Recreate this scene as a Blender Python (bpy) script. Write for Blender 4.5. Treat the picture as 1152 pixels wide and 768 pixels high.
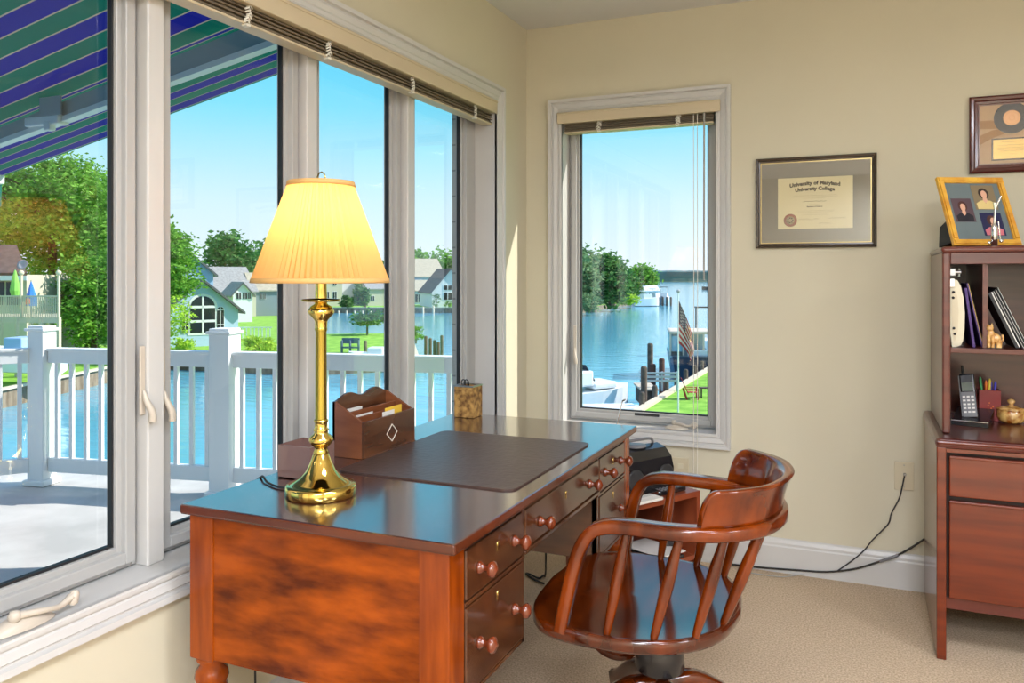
import bpy, bmesh, math, random
from mathutils import Vector, Matrix, noise
random.seed(7)
for o in list(bpy.data.objects): bpy.data.objects.remove(o)
sc = bpy.context.scene; C = sc.collection
# ---------------------------------------------------------------- camera, sky, sun, exposure
F = 910.0; YAW = math.radians(23.52); CAMZ = 1.30
cam_d = bpy.data.cameras.new('camera'); cam = bpy.data.objects.new('camera', cam_d); C.objects.link(cam)
cam.location = (0, 0, CAMZ); cam.rotation_euler = (math.pi/2, 0, YAW)
cam_d.sensor_width = 36; cam_d.lens = F/1152*36; cam_d.shift_y = -73/1152; cam_d.clip_end = 5000; cam_d.clip_start = .05
sc.camera = cam
sc.view_settings.view_transform = 'Standard'; sc.view_settings.look = 'None'
sc.view_settings.exposure = 0.0; sc.view_settings.gamma = 1.0; sc.view_settings.use_curve_mapping = False
w = bpy.data.worlds.new('sky'); sc.world = w; w.use_nodes = True
nt = w.node_tree; N = nt.nodes; L = nt.links
for n in list(N): N.remove(n)
out = N.new('ShaderNodeOutputWorld'); bg = N.new('ShaderNodeBackground'); geo = N.new('ShaderNodeTexCoord')
sep = N.new('ShaderNodeSeparateXYZ'); rmp = N.new('ShaderNodeValToRGB')
L.new(geo.outputs['Generated'], sep.inputs[0]); L.new(sep.outputs['Z'], rmp.inputs[0]); L.new(rmp.outputs[0], bg.inputs[0]); L.new(bg.outputs[0], out.inputs[0])
cr = rmp.color_ramp; cr.elements[0].position = 0.0; cr.elements[0].color = (.84, .94, 1.0, 1)
cr.elements[1].position = 0.30; cr.elements[1].color = (.10, .66, .98, 1)
e = cr.elements.new(.09); e.color = (.64, .89, 1.0, 1)
e = cr.elements.new(.20); e.color = (.22, .76, 1.0, 1)
e = cr.elements.new(.46); e.color = (.34, .64, 1.0, 1)
e = cr.elements.new(.8); e.color = (.36, .56, .98, 1)
bg.inputs['Strength'].default_value = 1.12
sd = bpy.data.lights.new('sun', 'SUN'); sun = bpy.data.objects.new('sun', sd); C.objects.link(sun)
sd.energy = 7.0; sd.angle = math.radians(.3); sd.color = (1, .95, .86)
SUN = Vector((1.0, .56, .93)).normalized()
sun.rotation_euler = SUN.to_track_quat('Z', 'Y').to_euler()
FILL_POWER = (132.0, 94.0, 88.0, 64.0, 34.0)  # strengths of the unseen fill lights added under the ceiling
FILL_COL = (.90, .965, 1.10)
# ---------------------------------------------------------------- pixel helpers (1152x768 frame)
CY, SY = math.cos(YAW), math.sin(YAW)
def ray(u, v):
    a = (u-576)/F; b = (311-v)/F
    return Vector((-SY+CY*a, CY+SY*a, b))
def at(u, v, Z): return Vector((0, 0, CAMZ)) + ray(u, v)*Z            # depth Z
def atz(u, v, z): r = ray(u, v); return Vector((0, 0, CAMZ)) + r*((z-CAMZ)/r.z)
def atx(u, v, x): r = ray(u, v); return Vector((0, 0, CAMZ)) + r*(x/r.x)
def aty(u, v, y): r = ray(u, v); return Vector((0, 0, CAMZ)) + r*(y/r.y)
def col(u, Z, z): r = ray(u, 311)*Z; return Vector((r.x, r.y, z))       # ground column at depth Z
# ---------------------------------------------------------------- materials
MATS = {}
def pm(name, c, rough=.5, metal=0, var=0, scale=8, stretch=(1, 1, 1), bump=0, bscale=None, coat=0, c2=None, spec=.5, emis=None, trans=0, sheen=0, detail=4, ramp=(.35, .65), rotz=0):
    m = bpy.data.materials.new(name); m.use_nodes = True; nt = m.node_tree; N = nt.nodes; L = nt.links
    b = N['Principled BSDF']; b.inputs['Roughness'].default_value = rough; b.inputs['Metallic'].default_value = metal
    b.inputs['Specular IOR Level'].default_value = spec; b.inputs['Coat Weight'].default_value = coat; b.inputs['Coat Roughness'].default_value = .12
    b.inputs['Transmission Weight'].default_value = trans; b.inputs['Base Color'].default_value = (*c, 1)
    if sheen: b.inputs['Sheen Weight'].default_value = sheen
    if emis: b.inputs['Emission Color'].default_value = (*emis[0], 1); b.inputs['Emission Strength'].default_value = emis[1]
    if var or c2 or bump:
        tc = N.new('ShaderNodeTexCoord'); mp = N.new('ShaderNodeMapping'); mp.inputs['Scale'].default_value = stretch; mp.inputs['Rotation'].default_value = (0, 0, rotz)
        L.new(tc.outputs['Object'], mp.inputs[0])
        nz = N.new('ShaderNodeTexNoise'); nz.inputs['Scale'].default_value = scale; nz.inputs['Detail'].default_value = detail
        L.new(mp.outputs[0], nz.inputs[0])
        if var or c2:
            r = N.new('ShaderNodeValToRGB'); r.color_ramp.elements[0].position = ramp[0]; r.color_ramp.elements[1].position = ramp[1]
            a = c if c2 else tuple(x*(1-var) for x in c); d = c2 if c2 else tuple(min(1, x*(1+var)) for x in c)
            r.color_ramp.elements[0].color = (*a, 1); r.color_ramp.elements[1].color = (*d, 1)
            L.new(nz.outputs[0], r.inputs[0]); L.new(r.outputs[0], b.inputs['Base Color'])
        if bump:
            n2 = N.new('ShaderNodeTexNoise'); n2.inputs['Scale'].default_value = bscale or scale; n2.inputs['Detail'].default_value = 3
            L.new(mp.outputs[0], n2.inputs[0])
            bp = N.new('ShaderNodeBump'); bp.inputs['Strength'].default_value = bump; bp.inputs['Distance'].default_value = .01
            L.new(n2.outputs[0], bp.inputs['Height']); L.new(bp.outputs[0], b.inputs['Normal'])
    MATS[name] = m; return m
def band(name, axis, pitch, cols, rough=.7, off=0):
    """repeating bands of constant colour along one object axis; cols = [(start fraction, colour)...]"""
    m = pm(name, (1, 1, 1), rough); nt = m.node_tree; N = nt.nodes; L = nt.links
    tc = N.new('ShaderNodeTexCoord'); s = N.new('ShaderNodeSeparateXYZ'); L.new(tc.outputs['Object'], s.inputs[0])
    a = N.new('ShaderNodeMath'); a.operation = 'ADD'; a.inputs[1].default_value = off+1000*pitch; L.new(s.outputs[axis], a.inputs[0])
    d = N.new('ShaderNodeMath'); d.operation = 'DIVIDE'; d.inputs[1].default_value = pitch; L.new(a.outputs[0], d.inputs[0])
    fr = N.new('ShaderNodeMath'); fr.operation = 'FRACT'; L.new(d.outputs[0], fr.inputs[0])
    r = N.new('ShaderNodeValToRGB'); r.color_ramp.interpolation = 'CONSTANT'
    for i, (p, c) in enumerate(cols):
        e = r.color_ramp.elements[i] if i < 2 else r.color_ramp.elements.new(p)
        e.position = p; e.color = (*c, 1)
    L.new(fr.outputs[0], r.inputs[0]); L.new(r.outputs[0], N['Principled BSDF'].inputs['Base Color'])
    return m
def glassmat(name, refl=1.6, tint=(1, 1, 1)):
    m = bpy.data.materials.new(name); m.use_nodes = True; nt = m.node_tree; N = nt.nodes; L = nt.links
    for n in list(N): N.remove(n)
    o = N.new('ShaderNodeOutputMaterial'); t = N.new('ShaderNodeBsdfTransparent'); t.inputs[0].default_value = (*tint, 1)
    g = N.new('ShaderNodeBsdfGlossy'); g.inputs['Roughness'].default_value = 0.0
    ge = N.new('ShaderNodeNewGeometry'); dt = N.new('ShaderNodeVectorMath'); dt.operation = 'DOT_PRODUCT'; L.new(ge.outputs['Normal'], dt.inputs[0]); L.new(ge.outputs['Incoming'], dt.inputs[1])
    def mth(op, a, b_=None):
        q = N.new('ShaderNodeMath'); q.operation = op
        for k, x in enumerate((a, b_)):
            if x is None: continue
            if isinstance(x, (int, float)): q.inputs[k].default_value = x
            else: L.new(x, q.inputs[k])
        return q
    ab = mth('ABSOLUTE', dt.outputs['Value']); om = mth('SUBTRACT', 1.0, ab.outputs[0]); p5 = mth('POWER', om.outputs[0], 5.0); sc_ = mth('MULTIPLY', p5.outputs[0], .96); fr = mth('ADD', sc_.outputs[0], .04)
    mu = N.new('ShaderNodeMath'); mu.operation = 'MULTIPLY'; mu.inputs[1].default_value = refl; mu.use_clamp = True
    mx = N.new('ShaderNodeMixShader'); L.new(fr.outputs[0], mu.inputs[0]); L.new(mu.outputs[0], mx.inputs[0]); L.new(t.outputs[0], mx.inputs[1]); L.new(g.outputs[0], mx.inputs[2]); L.new(mx.outputs[0], o.inputs[0])
    MATS[name] = m; return m
M = MATS
pm('wall_paint', (.60, .555, .42), .9, var=.02, scale=2)
pm('ceiling_paint', (.66, .66, .64), .95)
pm('white_trim', (.56, .55, .53), .35, var=.02, scale=3)
pm('vinyl_white', (.41, .405, .39), .3)
pm('carpet', (.47, .35, .235), .97, c2=(.74, .58, .415), scale=150, bump=.9, bscale=170, detail=3, ramp=(.34, .66), spec=.1)
pm('gasket', (.012, .013, .015), .5)
glassmat('glass', 1.9)
pm('cherry', (.075, .010, .0005), .22, c2=(.34, .062, .001), scale=3.0, stretch=(1.6, 1, 5.5), coat=.05, spec=.2, detail=6)
pm('cherry_post', (.17, .026, .001), .2, c2=(.30, .054, .002), scale=5, stretch=(6, 6, .8), coat=.12, spec=.3, detail=5)
pm('cherry_top', (.042, .015, .013), .20, c2=(.075, .026, .018), scale=3, stretch=(6, .7, 1), spec=.9, coat=1.0, detail=5)
pm('cherry_edge', (.07, .013, .003), .25, c2=(.12, .022, .005), scale=4, stretch=(1, 1, 1), coat=.2)
pm('cherry_shaded', (.050, .015, .005), .24, c2=(.090, .029, .009), scale=3, stretch=(1, 1.2, 8), coat=.5, detail=6)  # darker cherry copy, the shade on the desk front put into its colour
pm('knob_wood', (.15, .025, .006), .12, coat=.8)
pm('dark_gap', (.012, .006, .004), .6)
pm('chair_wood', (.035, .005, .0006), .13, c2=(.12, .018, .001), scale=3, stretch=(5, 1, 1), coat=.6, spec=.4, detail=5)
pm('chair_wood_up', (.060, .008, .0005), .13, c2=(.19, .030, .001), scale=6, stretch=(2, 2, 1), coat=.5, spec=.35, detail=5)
pm('mahogany', (.10, .012, .002), .22, c2=(.155, .020, .003), scale=3, stretch=(.8, 1, 10), coat=.5, detail=5)
pm('mahogany_dark', (.075, .014, .009), .28, c2=(.12, .023, .014), scale=3, stretch=(.8, 1, 10), coat=.4)
pm('laminate', (.20, .040, .016), .3, c2=(.27, .060, .022), scale=4, stretch=(4, 1, 1), coat=.3)
pm('brass', (.83, .60, .16), .10, metal=1)
pm('brass_column', (.50, .40, .08), .24, metal=1)
pm('brass_satin', (.70, .52, .18), .25, metal=1)
pm('chrome', (.75, .76, .78), .12, metal=1)
pm('dull_metal', (.42, .42, .42), .35, metal=1)
pm('leather_pad', (.060, .036, .030), .38, c2=(.075, .045, .038), scale=60, bump=.15)
pm('black_plastic', (.012, .012, .014), .25, coat=.3)
pm('black_matte', (.02, .02, .022), .6)
pm('grey_plastic', (.17, .17, .18), .4)
pm('cream_plastic', (.62, .57, .42), .4)
pm('ivory_plastic', (.56, .49, .34), .4)
pm('handle_plastic', (.52, .46, .38), .35)
pm('slat', (.17, .13, .085), .45)
pm('blind_tan', (.56, .47, .32), .45)
pm('tape_white', (.72, .69, .60), .8)
pm('cord_grey', (.35, .34, .31), .7)
pm('cork', (.13, .055, .012), .8, c2=(.52, .29, .08), scale=45, detail=6, bump=.5)
pm('paper', (.72, .70, .66), .8)
pm('paper_yellow', (.75, .47, .04), .7)
pm('paper_pink', (.36, .20, .16), .7)
pm('dark_wood', (.055, .018, .008), .25, c2=(.11, .040, .016), scale=5, stretch=(1, 1, 5), coat=.3)
pm('box_side_wood', (.15, .045, .018), .25, c2=(.23, .075, .028), scale=5, stretch=(1, 1, 5), coat=.3)
pm('smoked', (.20, .115, .10), .08, coat=.6)
pm('purple', (.05, .015, .14), .5)
pm('gold_edge', (.65, .42, .08), .4)
pm('red_cup', (.22, .004, .006), .35)
pm('pen_blue', (.05, .04, .50), .35); pm('pen_orange', (.85, .20, .02), .4); pm('pen_yellow', (.85, .62, .04), .4); pm('pen_green', (.03, .30, .10), .4)
pm('amber_glass', (.36, .09, .008), .08, c2=(.95, .62, .20), scale=45, trans=.25, coat=1)
pm('gold_ceramic', (.35, .13, .015), .2, c2=(.75, .48, .18), scale=60, coat=.8)
pm('lcd', (.16, .19, .16), .3)
pm('frame_dark', (.045, .028, .016), .25, coat=.4); pm('frame_gold_line', (.55, .42, .18), .3, metal=.6)
pm('mat_grey', (.21, .19, .155), .7); pm('diploma_paper', (.70, .62, .38), .7); pm('ink', (.05, .035, .03), .7); pm('ink_light', (.40, .33, .20), .7); pm('seal', (.28, .09, .05), .5)
pm('frame_maroon', (.085, .018, .014), .2, coat=.6); pm('frame_maroon_hi', (.20, .075, .07), .2, coat=.6)
pm('sleeve_tan', (.52, .33, .17), .5); pm('sleeve_brown', (.36, .17, .04), .5); pm('record_black', (.010, .012, .018), .35); pm('record_gold', (.62, .33, .15), .25, metal=.5); pm('plaque_gold', (.80, .52, .15), .3, metal=.3)
pm('frame_gold', (.60, .27, .03), .2, c2=(.78, .45, .06), scale=20, coat=.5); pm('mat_slate', (.13, .17, .18), .6)
pm('photo_a', (.09, .055, .07), .4); pm('photo_b', (.22, .17, .10), .4); pm('photo_c', (.012, .015, .07), .4)
pm('skin', (.66, .38, .27), .5); pm('hair_brown', (.07, .022, .018), .6); pm('hair_dark', (.03, .016, .012), .6); pm('dress_black', (.01, .01, .02), .6); pm('dress_yellow', (.66, .52, .22), .6); pm('dress_pink', (.60, .16, .20), .6)
pm('opal', (.9, .9, .88), .4, emis=((1, .97, .92), 2.0))  # glowing face of the added fill lights
pm('bulb_glow', (1, .9, .6), .4, emis=((1, .72, .32), 12))
# lamp shade: pleated cloth that lets the bulb glow through
m = bpy.data.materials.new('shade_cloth'); m.use_nodes = True; nt = m.node_tree; N = nt.nodes; L = nt.links
for n in list(N): N.remove(n)
o = N.new('ShaderNodeOutputMaterial'); d = N.new('ShaderNodeBsdfDiffuse'); t = N.new('ShaderNodeBsdfTranslucent'); mx = N.new('ShaderNodeMixShader')
d.inputs[0].default_value = (.80, .50, .20, 1); t.inputs[0].default_value = (.92, .60, .24, 1); mx.inputs[0].default_value = .55
L.new(d.outputs[0], mx.inputs[1]); L.new(t.outputs[0], mx.inputs[2]); L.new(mx.outputs[0], o.inputs[0]); M['shade_cloth'] = m
pm('shade_trim', (.62, .36, .12), .7)
# outdoors
pm('water', (.13, .43, .58), .10, spec=.6, bump=.0)
def water_bump(m):
    nt = m.node_tree; N = nt.nodes; L = nt.links; b = N['Principled BSDF']
    tc = N.new('ShaderNodeTexCoord'); mp = N.new('ShaderNodeMapping'); mp.inputs['Scale'].default_value = (.55, 1.5, 1); mp.inputs['Rotation'].default_value = (0, 0, -YAW)
    n1 = N.new('ShaderNodeTexNoise'); n1.inputs['Scale'].default_value = .9; n1.inputs['Detail'].default_value = 5
    bp = N.new('ShaderNodeBump'); bp.inputs['Strength'].default_value = .35; bp.inputs['Distance'].default_value = .12
    L.new(tc.outputs['Object'], mp.inputs[0]); L.new(mp.outputs[0], n1.inputs[0]); L.new(n1.outputs[0], bp.inputs['Height']); L.new(bp.outputs[0], b.inputs['Normal'])
water_bump(M['water'])
pm('grass', (.16, .36, .05), .95, c2=(.30, .54, .09), scale=1.2, detail=8, spec=.1)
pm('marsh', (.22, .34, .12), .95, spec=.1)
pm('far_trees', (.09, .17, .19), .95, c2=(.14, .24, .24), scale=.05, detail=8, spec=.1)
pm('bulkhead', (.16, .12, .08), .9, c2=(.30, .24, .17), scale=3, stretch=(1, 1, .3))
pm('bulk_cap', (.62, .55, .42), .8)
pm('piling', (.07, .055, .045), .9, c2=(.15, .11, .085), scale=4)
pm('piling_red', (.10, .045, .035), .9)
pm('dock_wood', (.50, .44, .36), .85, var=.2, scale=3)
pm('dock_rail', (.45, .50, .55), .7)
pm('leaf_a', (.08, .24, .03), .6, c2=(.27, .55, .07), scale=1.2, detail=6, spec=.2)
pm('leaf_b', (.04, .15, .04), .6, c2=(.16, .34, .08), scale=.6, detail=6, spec=.2)
pm('leaf_c', (.30, .50, .04), .6, c2=(.55, .78, .08), scale=2, detail=6, spec=.2)
pm('leaf_d', (.09, .22, .09), .7, c2=(.30, .42, .20), scale=.6, detail=6, spec=.1)
pm('bark', (.06, .042, .03), .95, c2=(.14, .10, .075), scale=6, stretch=(1, 1, .2))
pm('deck_boards', (.50, .49, .47), .8, var=.12, scale=3)
pm('rail_white', (.80, .82, .83), .45)
pm('clapboard', (.70, .69, .66), .7)
pm('roof_grey', (.26, .26, .25), .9, c2=(.36, .36, .34), scale=3); pm('roof_tan', (.42, .38, .28), .9, var=.1, scale=2); pm('roof_brown', (.12, .085, .07), .9, var=.2, scale=2)
pm('siding_blue', (.30, .46, .66), .8); pm('siding_aqua', (.42, .58, .76), .8); pm('siding_slate', (.20, .26, .28), .8); pm('siding_white', (.76, .78, .80), .7); pm('siding_cream', (.60, .56, .44), .7)
pm('house_glass', (.02, .026, .03), .08); pm('house_trim', (.78, .80, .82), .6); pm('roof_edge', (.10, .11, .12), .8)
pm('deck_pale', (.62, .55, .38), .8); pm('dish_grey', (.35, .34, .37), .5)
pm('umbrella_green', (.25, .60, .10), .7); pm('cloth_blue', (.02, .20, .72), .7); pm('cloth_red', (.75, .10, .06), .7)
pm('boat_white', (.80, .82, .84), .25); pm('boat_navy', (.015, .035, .07), .3); pm('boat_cream', (.62, .52, .42), .5); pm('boat_glass', (.25, .45, .60), .1); pm('boat_dark', (.02, .025, .03), .4)
pm('adirondack', (.42, .035, .03), .6); pm('table_dark', (.08, .05, .035), .7); pm('bench_blue', (.10, .16, .24), .7)
pm('flag_red', (.55, .05, .07), .8); pm('flag_white', (.85, .85, .85), .8); pm('flag_navy', (.02, .025, .09), .8)
for q, pt_ in (('awning_cloth', .25), ('awning_cloth_fine', .15)): band(q, 1, pt_, [(0, (.03, .04, .42)), (.46, (.60, .55, .42)), (.50, (.0, .29, .23)), (.96, (.60, .55, .42))], off=.03)
def translucent(mn, col_or_none, fac, gain=1.0):
    m = M[mn]; nt = m.node_tree; N = nt.nodes; L = nt.links; b = N['Principled BSDF']; o = [n for n in N if n.type == 'OUTPUT_MATERIAL'][0]
    t = N.new('ShaderNodeBsdfTranslucent'); mx = N.new('ShaderNodeMixShader'); mx.inputs[0].default_value = fac
    if b.inputs['Base Color'].links: L.new(b.inputs['Base Color'].links[0].from_socket, t.inputs[0])
    L.new(b.outputs[0], mx.inputs[1]); L.new(t.outputs[0], mx.inputs[2]); L.new(mx.outputs[0], o.inputs[0])
for q in ('leaf_a', 'leaf_b', 'leaf_c', 'leaf_d'): translucent(q, None, .35)
translucent('awning_cloth', None, .6); translucent('awning_cloth_fine', None, .6)
for q in ('flag_red', 'flag_white', 'flag_navy'):
    translucent(q, None, .5); [n for n in M[q].node_tree.nodes if n.type == 'BSDF_TRANSLUCENT'][0].inputs[0].default_value = M[q].node_tree.nodes['Principled BSDF'].inputs['Base Color'].default_value
pm('arm_grey', (.30, .38, .40), .5); pm('arm_white', (.72, .78, .78), .4)
band('siding_ours', 2, .12, [(0, (.55, .54, .50)), (.93, (.30, .30, .28))])
# ---------------------------------------------------------------- mesh helpers
class MB:
    def __init__(s): s.v = []; s.f = []; s.m = []; s.sm = []
    def add(s, vs, fs, mi=0, smooth=False):
        b = len(s.v); s.v += [Vector(q) for q in vs]; s.f += [tuple(b+i for i in f) for f in fs]; s.m += [mi]*len(fs); s.sm += [smooth]*len(fs); return s
    def box(s, lo, hi, bev=0, mi=0, mat=None):
        lo = Vector(lo); hi = Vector(hi); c = (lo+hi)/2; h = (hi-lo)/2
        h = Vector((abs(h.x), abs(h.y), abs(h.z))); b = min(bev, .49*2*min(h)) if bev else 0
        if b <= 0:
            vs = [Vector((x*h.x, y*h.y, z*h.z)) for x in (-1, 1) for y in (-1, 1) for z in (-1, 1)]
            fs = [(0, 1, 3, 2), (4, 6, 7, 5), (0, 4, 5, 1), (2, 3, 7, 6), (0, 2, 6, 4), (1, 5, 7, 3)]
        else:
            bm = bmesh.new(); bmesh.ops.create_cube(bm, size=2)
            for v in bm.verts: v.co = Vector((v.co.x*h.x, v.co.y*h.y, v.co.z*h.z))
            bmesh.ops.bevel(bm, geom=bm.edges[:], offset=b, segments=2, profile=.5, affect='EDGES')
            bm.verts.index_update(); vs = [v.co.copy() for v in bm.verts]; fs = [tuple(v.index for v in f.verts) for f in bm.faces]; bm.free()
        if mat is not None: vs = [mat @ v for v in vs]
        return s.add([c+v if mat is None else c+v for v in vs], fs, mi)
    def boxc(s, c, size, rz=0, bev=0, mi=0, rot=None):
        c = Vector(c); h = Vector(size)/2; return s.box(c-h, c+h, bev, mi, rot if rot is not None else (Matrix.Rotation(rz, 3, 'Z') if rz else None))
    def prism(s, poly, z0, z1, mi=0):
        n = len(poly); vs = [(p[0], p[1], z0) for p in poly]+[(p[0], p[1], z1) for p in poly]
        return s.add(vs, [tuple(range(n-1, -1, -1)), tuple(range(n, 2*n))]+[(i, (i+1) % n, n+(i+1) % n, n+i) for i in range(n)], mi)
    def slab(s, pts, d, mi=0):
        """polygon pts (3d) thickened by vector d"""
        n = len(pts); d = Vector(d); vs = [Vector(p) for p in pts]+[Vector(p)+d for p in pts]
        return s.add(vs, [tuple(range(n-1, -1, -1)), tuple(range(n, 2*n))]+[(i, (i+1) % n, n+(i+1) % n, n+i) for i in range(n)], mi)
    def lathe(s, prof, c=(0, 0, 0), n=24, mi=0, axis=None, smooth=True):
        """prof: (r, z) list. axis: direction for z"""
        R = Matrix.Identity(3) if axis is None else Vector((0, 0, 1)).rotation_difference(Vector(axis)).to_matrix()
        c = Vector(c); vs = []; fs = []
        for r, z in prof:
            for k in range(n): a = 2*math.pi*k/n; vs.append(c+R @ Vector((r*math.cos(a), r*math.sin(a), z)))
        for i in range(len(prof)-1):
            for k in range(n): fs.append((i*n+k, i*n+(k+1) % n, (i+1)*n+(k+1) % n, (i+1)*n+k))
        s.add(vs, fs, mi, smooth)
        if prof[0][0] > 1e-5: s.add([vs[k] for k in range(n)], [tuple(range(n-1, -1, -1))], mi)
        if prof[-1][0] > 1e-5: s.add([vs[(len(prof)-1)*n+k] for k in range(n)], [tuple(range(n))], mi)
        return s
    def tube(s, pts, r, n=8, mi=0, closed=False):
        pts = [Vector(p) for p in pts]; rs = r if isinstance(r, (list, tuple)) else [r]*len(pts)
        prev = None; rings = []
        for i, p in enumerate(pts):
            a = pts[i-1] if i > 0 else (pts[-1] if closed else p); b = pts[(i+1) % len(pts)] if (i < len(pts)-1 or closed) else p
            t = (b-a).normalized()
            if prev is None: u = t.orthogonal().normalized()
            else: u = (prev-t*prev.dot(t)).normalized()
            prev = u; w_ = t.cross(u); rings.append([p+(u*math.cos(2*math.pi*k/n)+w_*math.sin(2*math.pi*k/n))*rs[i] for k in range(n)])
        vs = [q for rg in rings for q in rg]; m_ = len(pts); fs = []
        for i in range(m_ if closed else m_-1):
            j = (i+1) % m_
            for k in range(n): fs.append((i*n+k, i*n+(k+1) % n, j*n+(k+1) % n, j*n+k))
        s.add(vs, fs, mi, True)
        if not closed: s.add(rings[0], [tuple(range(n-1, -1, -1))], mi); s.add(rings[-1], [tuple(range(n))], mi)
        return s
    def sweep(s, pts, sect, ups, mi=0, smooth=True):
        """sweep a section [(side, up)] along pts, with up vectors"""
        pts = [Vector(p) for p in pts]; n = len(sect); vs = []
        for i, p in enumerate(pts):
            t = (pts[min(i+1, len(pts)-1)]-pts[max(i-1, 0)]).normalized(); up = Vector(ups[i] if isinstance(ups, list) else ups)
            sd_ = t.cross(up).normalized(); u2 = sd_.cross(t).normalized()
            vs += [p+sd_*a+u2*b for a, b in sect]
        fs = [(i*n+k, i*n+(k+1) % n, (i+1)*n+(k+1) % n, (i+1)*n+k) for i in range(len(pts)-1) for k in range(n)]
        s.add(vs, fs, mi, smooth); s.add(vs[:n], [tuple(range(n-1, -1, -1))], mi); s.add(vs[-n:], [tuple(range(n))], mi); return s
    def ico(s, c, r, sub=2, mi=0, sq=(1, 1, 1), jit=0):
        bm = bmesh.new(); bmesh.ops.create_icosphere(bm, subdivisions=sub, radius=1); bm.verts.index_update()
        vs = []
        for v in bm.verts:
            k = 1+jit*noise.noise(v.co*2.3+Vector(c)); vs.append(Vector(c)+Vector((v.co.x*sq[0], v.co.y*sq[1], v.co.z*sq[2]))*r*k)
        fs = [tuple(v.index for v in f.verts) for f in bm.faces]; bm.free(); return s.add(vs, fs, mi, True)
    def build(s, name, mats, parent=None, loc=None, wn=False):
        """vertices are in world metres; origin goes to the parent's base (or loc)"""
        if isinstance(mats, str): mats = [mats]
        org = Vector((0, 0, 0))
        if parent is not None: org = Vector(parent['_o'])
        elif loc is not None: org = Vector(loc)
        me = bpy.data.meshes.new(name); me.from_pydata([v-org for v in s.v], [], s.f)
        for q in mats: me.materials.append(M[q])
        for p, mi, sm in zip(me.polygons, s.m, s.sm): p.material_index = mi; p.use_smooth = sm
        bm = bmesh.new(); bm.from_mesh(me); bmesh.ops.recalc_face_normals(bm, faces=bm.faces[:]); bm.to_mesh(me); bm.free()
        o = bpy.data.objects.new(name, me); C.objects.link(o); o['_o'] = tuple(org)
        if parent is not None: o.parent = parent
        else: o.location = org
        return o
ROOTS = []
def tag(o, label, cat, group=None, kind=None):
    o['label'] = label; o['category'] = cat
    if group: o['group'] = group
    if kind: o['kind'] = kind
    return o
def thing(name, label, cat, loc, group=None):
    o = bpy.data.objects.new(name, None); C.objects.link(o); o.location = loc; o['_o'] = tuple(loc); o.empty_display_size = .05
    return tag(o, label, cat, group)
def struct(mb, name, mats, parent=None, label=None):
    o = mb.build(name, mats, parent)
    if parent is None: o['kind'] = 'structure'
    if label: o['label'] = label
    return o
def copy_tree(o, label=None, parent=None):
    c = o.copy(); C.objects.link(c); c.parent = parent
    if label: c['label'] = label
    for ch in list(o.children): copy_tree(ch, None, c)
    return c
def smoothpts(pts, n=6):
    pts = [Vector(p) for p in pts]; outp = []
    for i in range(len(pts)-1):
        p0 = pts[max(i-1, 0)]; p1 = pts[i]; p2 = pts[i+1]; p3 = pts[min(i+2, len(pts)-1)]
        for k in range(n):
            t = k/n; outp.append(.5*((2*p1)+(p2-p0)*t+(2*p0-5*p1+4*p2-p3)*t*t+(3*p1-p0-3*p2+p3)*t*t*t))
    outp.append(pts[-1]); return outp
def textmesh(s_, size, origin, right, up, parent, mat, name='lettering', align='CENTER', bold=0, arch=0, label=None, lift=.0006):
    cu = bpy.data.curves.new('t', 'FONT'); cu.body = s_; cu.size = size; cu.align_x = align; cu.offset = bold; cu.resolution_u = 2
    ob = bpy.data.objects.new('t', cu); C.objects.link(ob); dg = bpy.context.evaluated_depsgraph_get(); me = bpy.data.meshes.new_from_object(ob.evaluated_get(dg))
    bpy.data.objects.remove(ob); right = Vector(right).normalized(); up = Vector(up).normalized(); nrm = right.cross(up)
    mb = MB(); vs = []
    for v in me.vertices:
        x, y = v.co.x, v.co.y-arch*v.co.x*v.co.x; vs.append(Vector(origin)+right*x+up*y+nrm*lift)
    mb.add(vs, [tuple(p.vertices) for p in me.polygons]); return mb, name, mat
# ---------------------------------------------------------------- room shell
XL, YB, XR, YF, HC = -1.55, 3.745, 3.3, -3.2, 2.534
WO = 1.72   # outside face of left wall
def wallx(mb, x0, x1, y0, y1, z0, z1): mb.box((x0, y0, z0), (x1, y1, z1))
LW = (.78, 3.365, .585, 2.105)      # left window opening y0,y1,z0,z1
BW = (-1.36, -.617, .585, 2.100)    # back window opening x0,x1,z0,z1
LH = (LW[0]-.014, LW[1]+.014, LW[2]-.014, LW[3]+.014); BH = (BW[0]-.014, BW[1]+.014, BW[2]-.014, BW[3]+.014)
b = MB()
for (y0, y1, z0, z1) in ((YF, LH[0], 0, HC), (LH[1], YB, 0, HC), (LH[0], LH[1], 0, LH[2]), (LH[0], LH[1], LH[3], HC)): b.box((-WO, y0, z0), (XL, y1, z1))
struct(b, 'wall_left', 'wall_paint')
b = MB()
for (x0, x1, z0, z1) in ((-WO, BH[0], 0, HC), (BH[1], XR+.15, 0, HC), (BH[0], BH[1], 0, BH[2]), (BH[0], BH[1], BH[3], HC)): b.box((x0, YB, z0), (x1, YB+.17, z1))
struct(b, 'wall_back', 'wall_paint')
struct(MB().box((XR, YF, 0), (XR+.15, YB, HC)), 'wall_right', 'wall_paint')
struct(MB().box((-WO, YF-.15, 0), (XR+.15, YF, HC)), 'wall_front', 'wall_paint')
struct(MB().box((-WO, YF-.15, -.12), (XR+.15, YB+.17, 0)), 'floor', 'carpet')
struct(MB().box((-WO, YF-.15, HC), (XR+.15, YB+.17, HC+.12)), 'ceiling', 'ceiling_paint')
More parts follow.
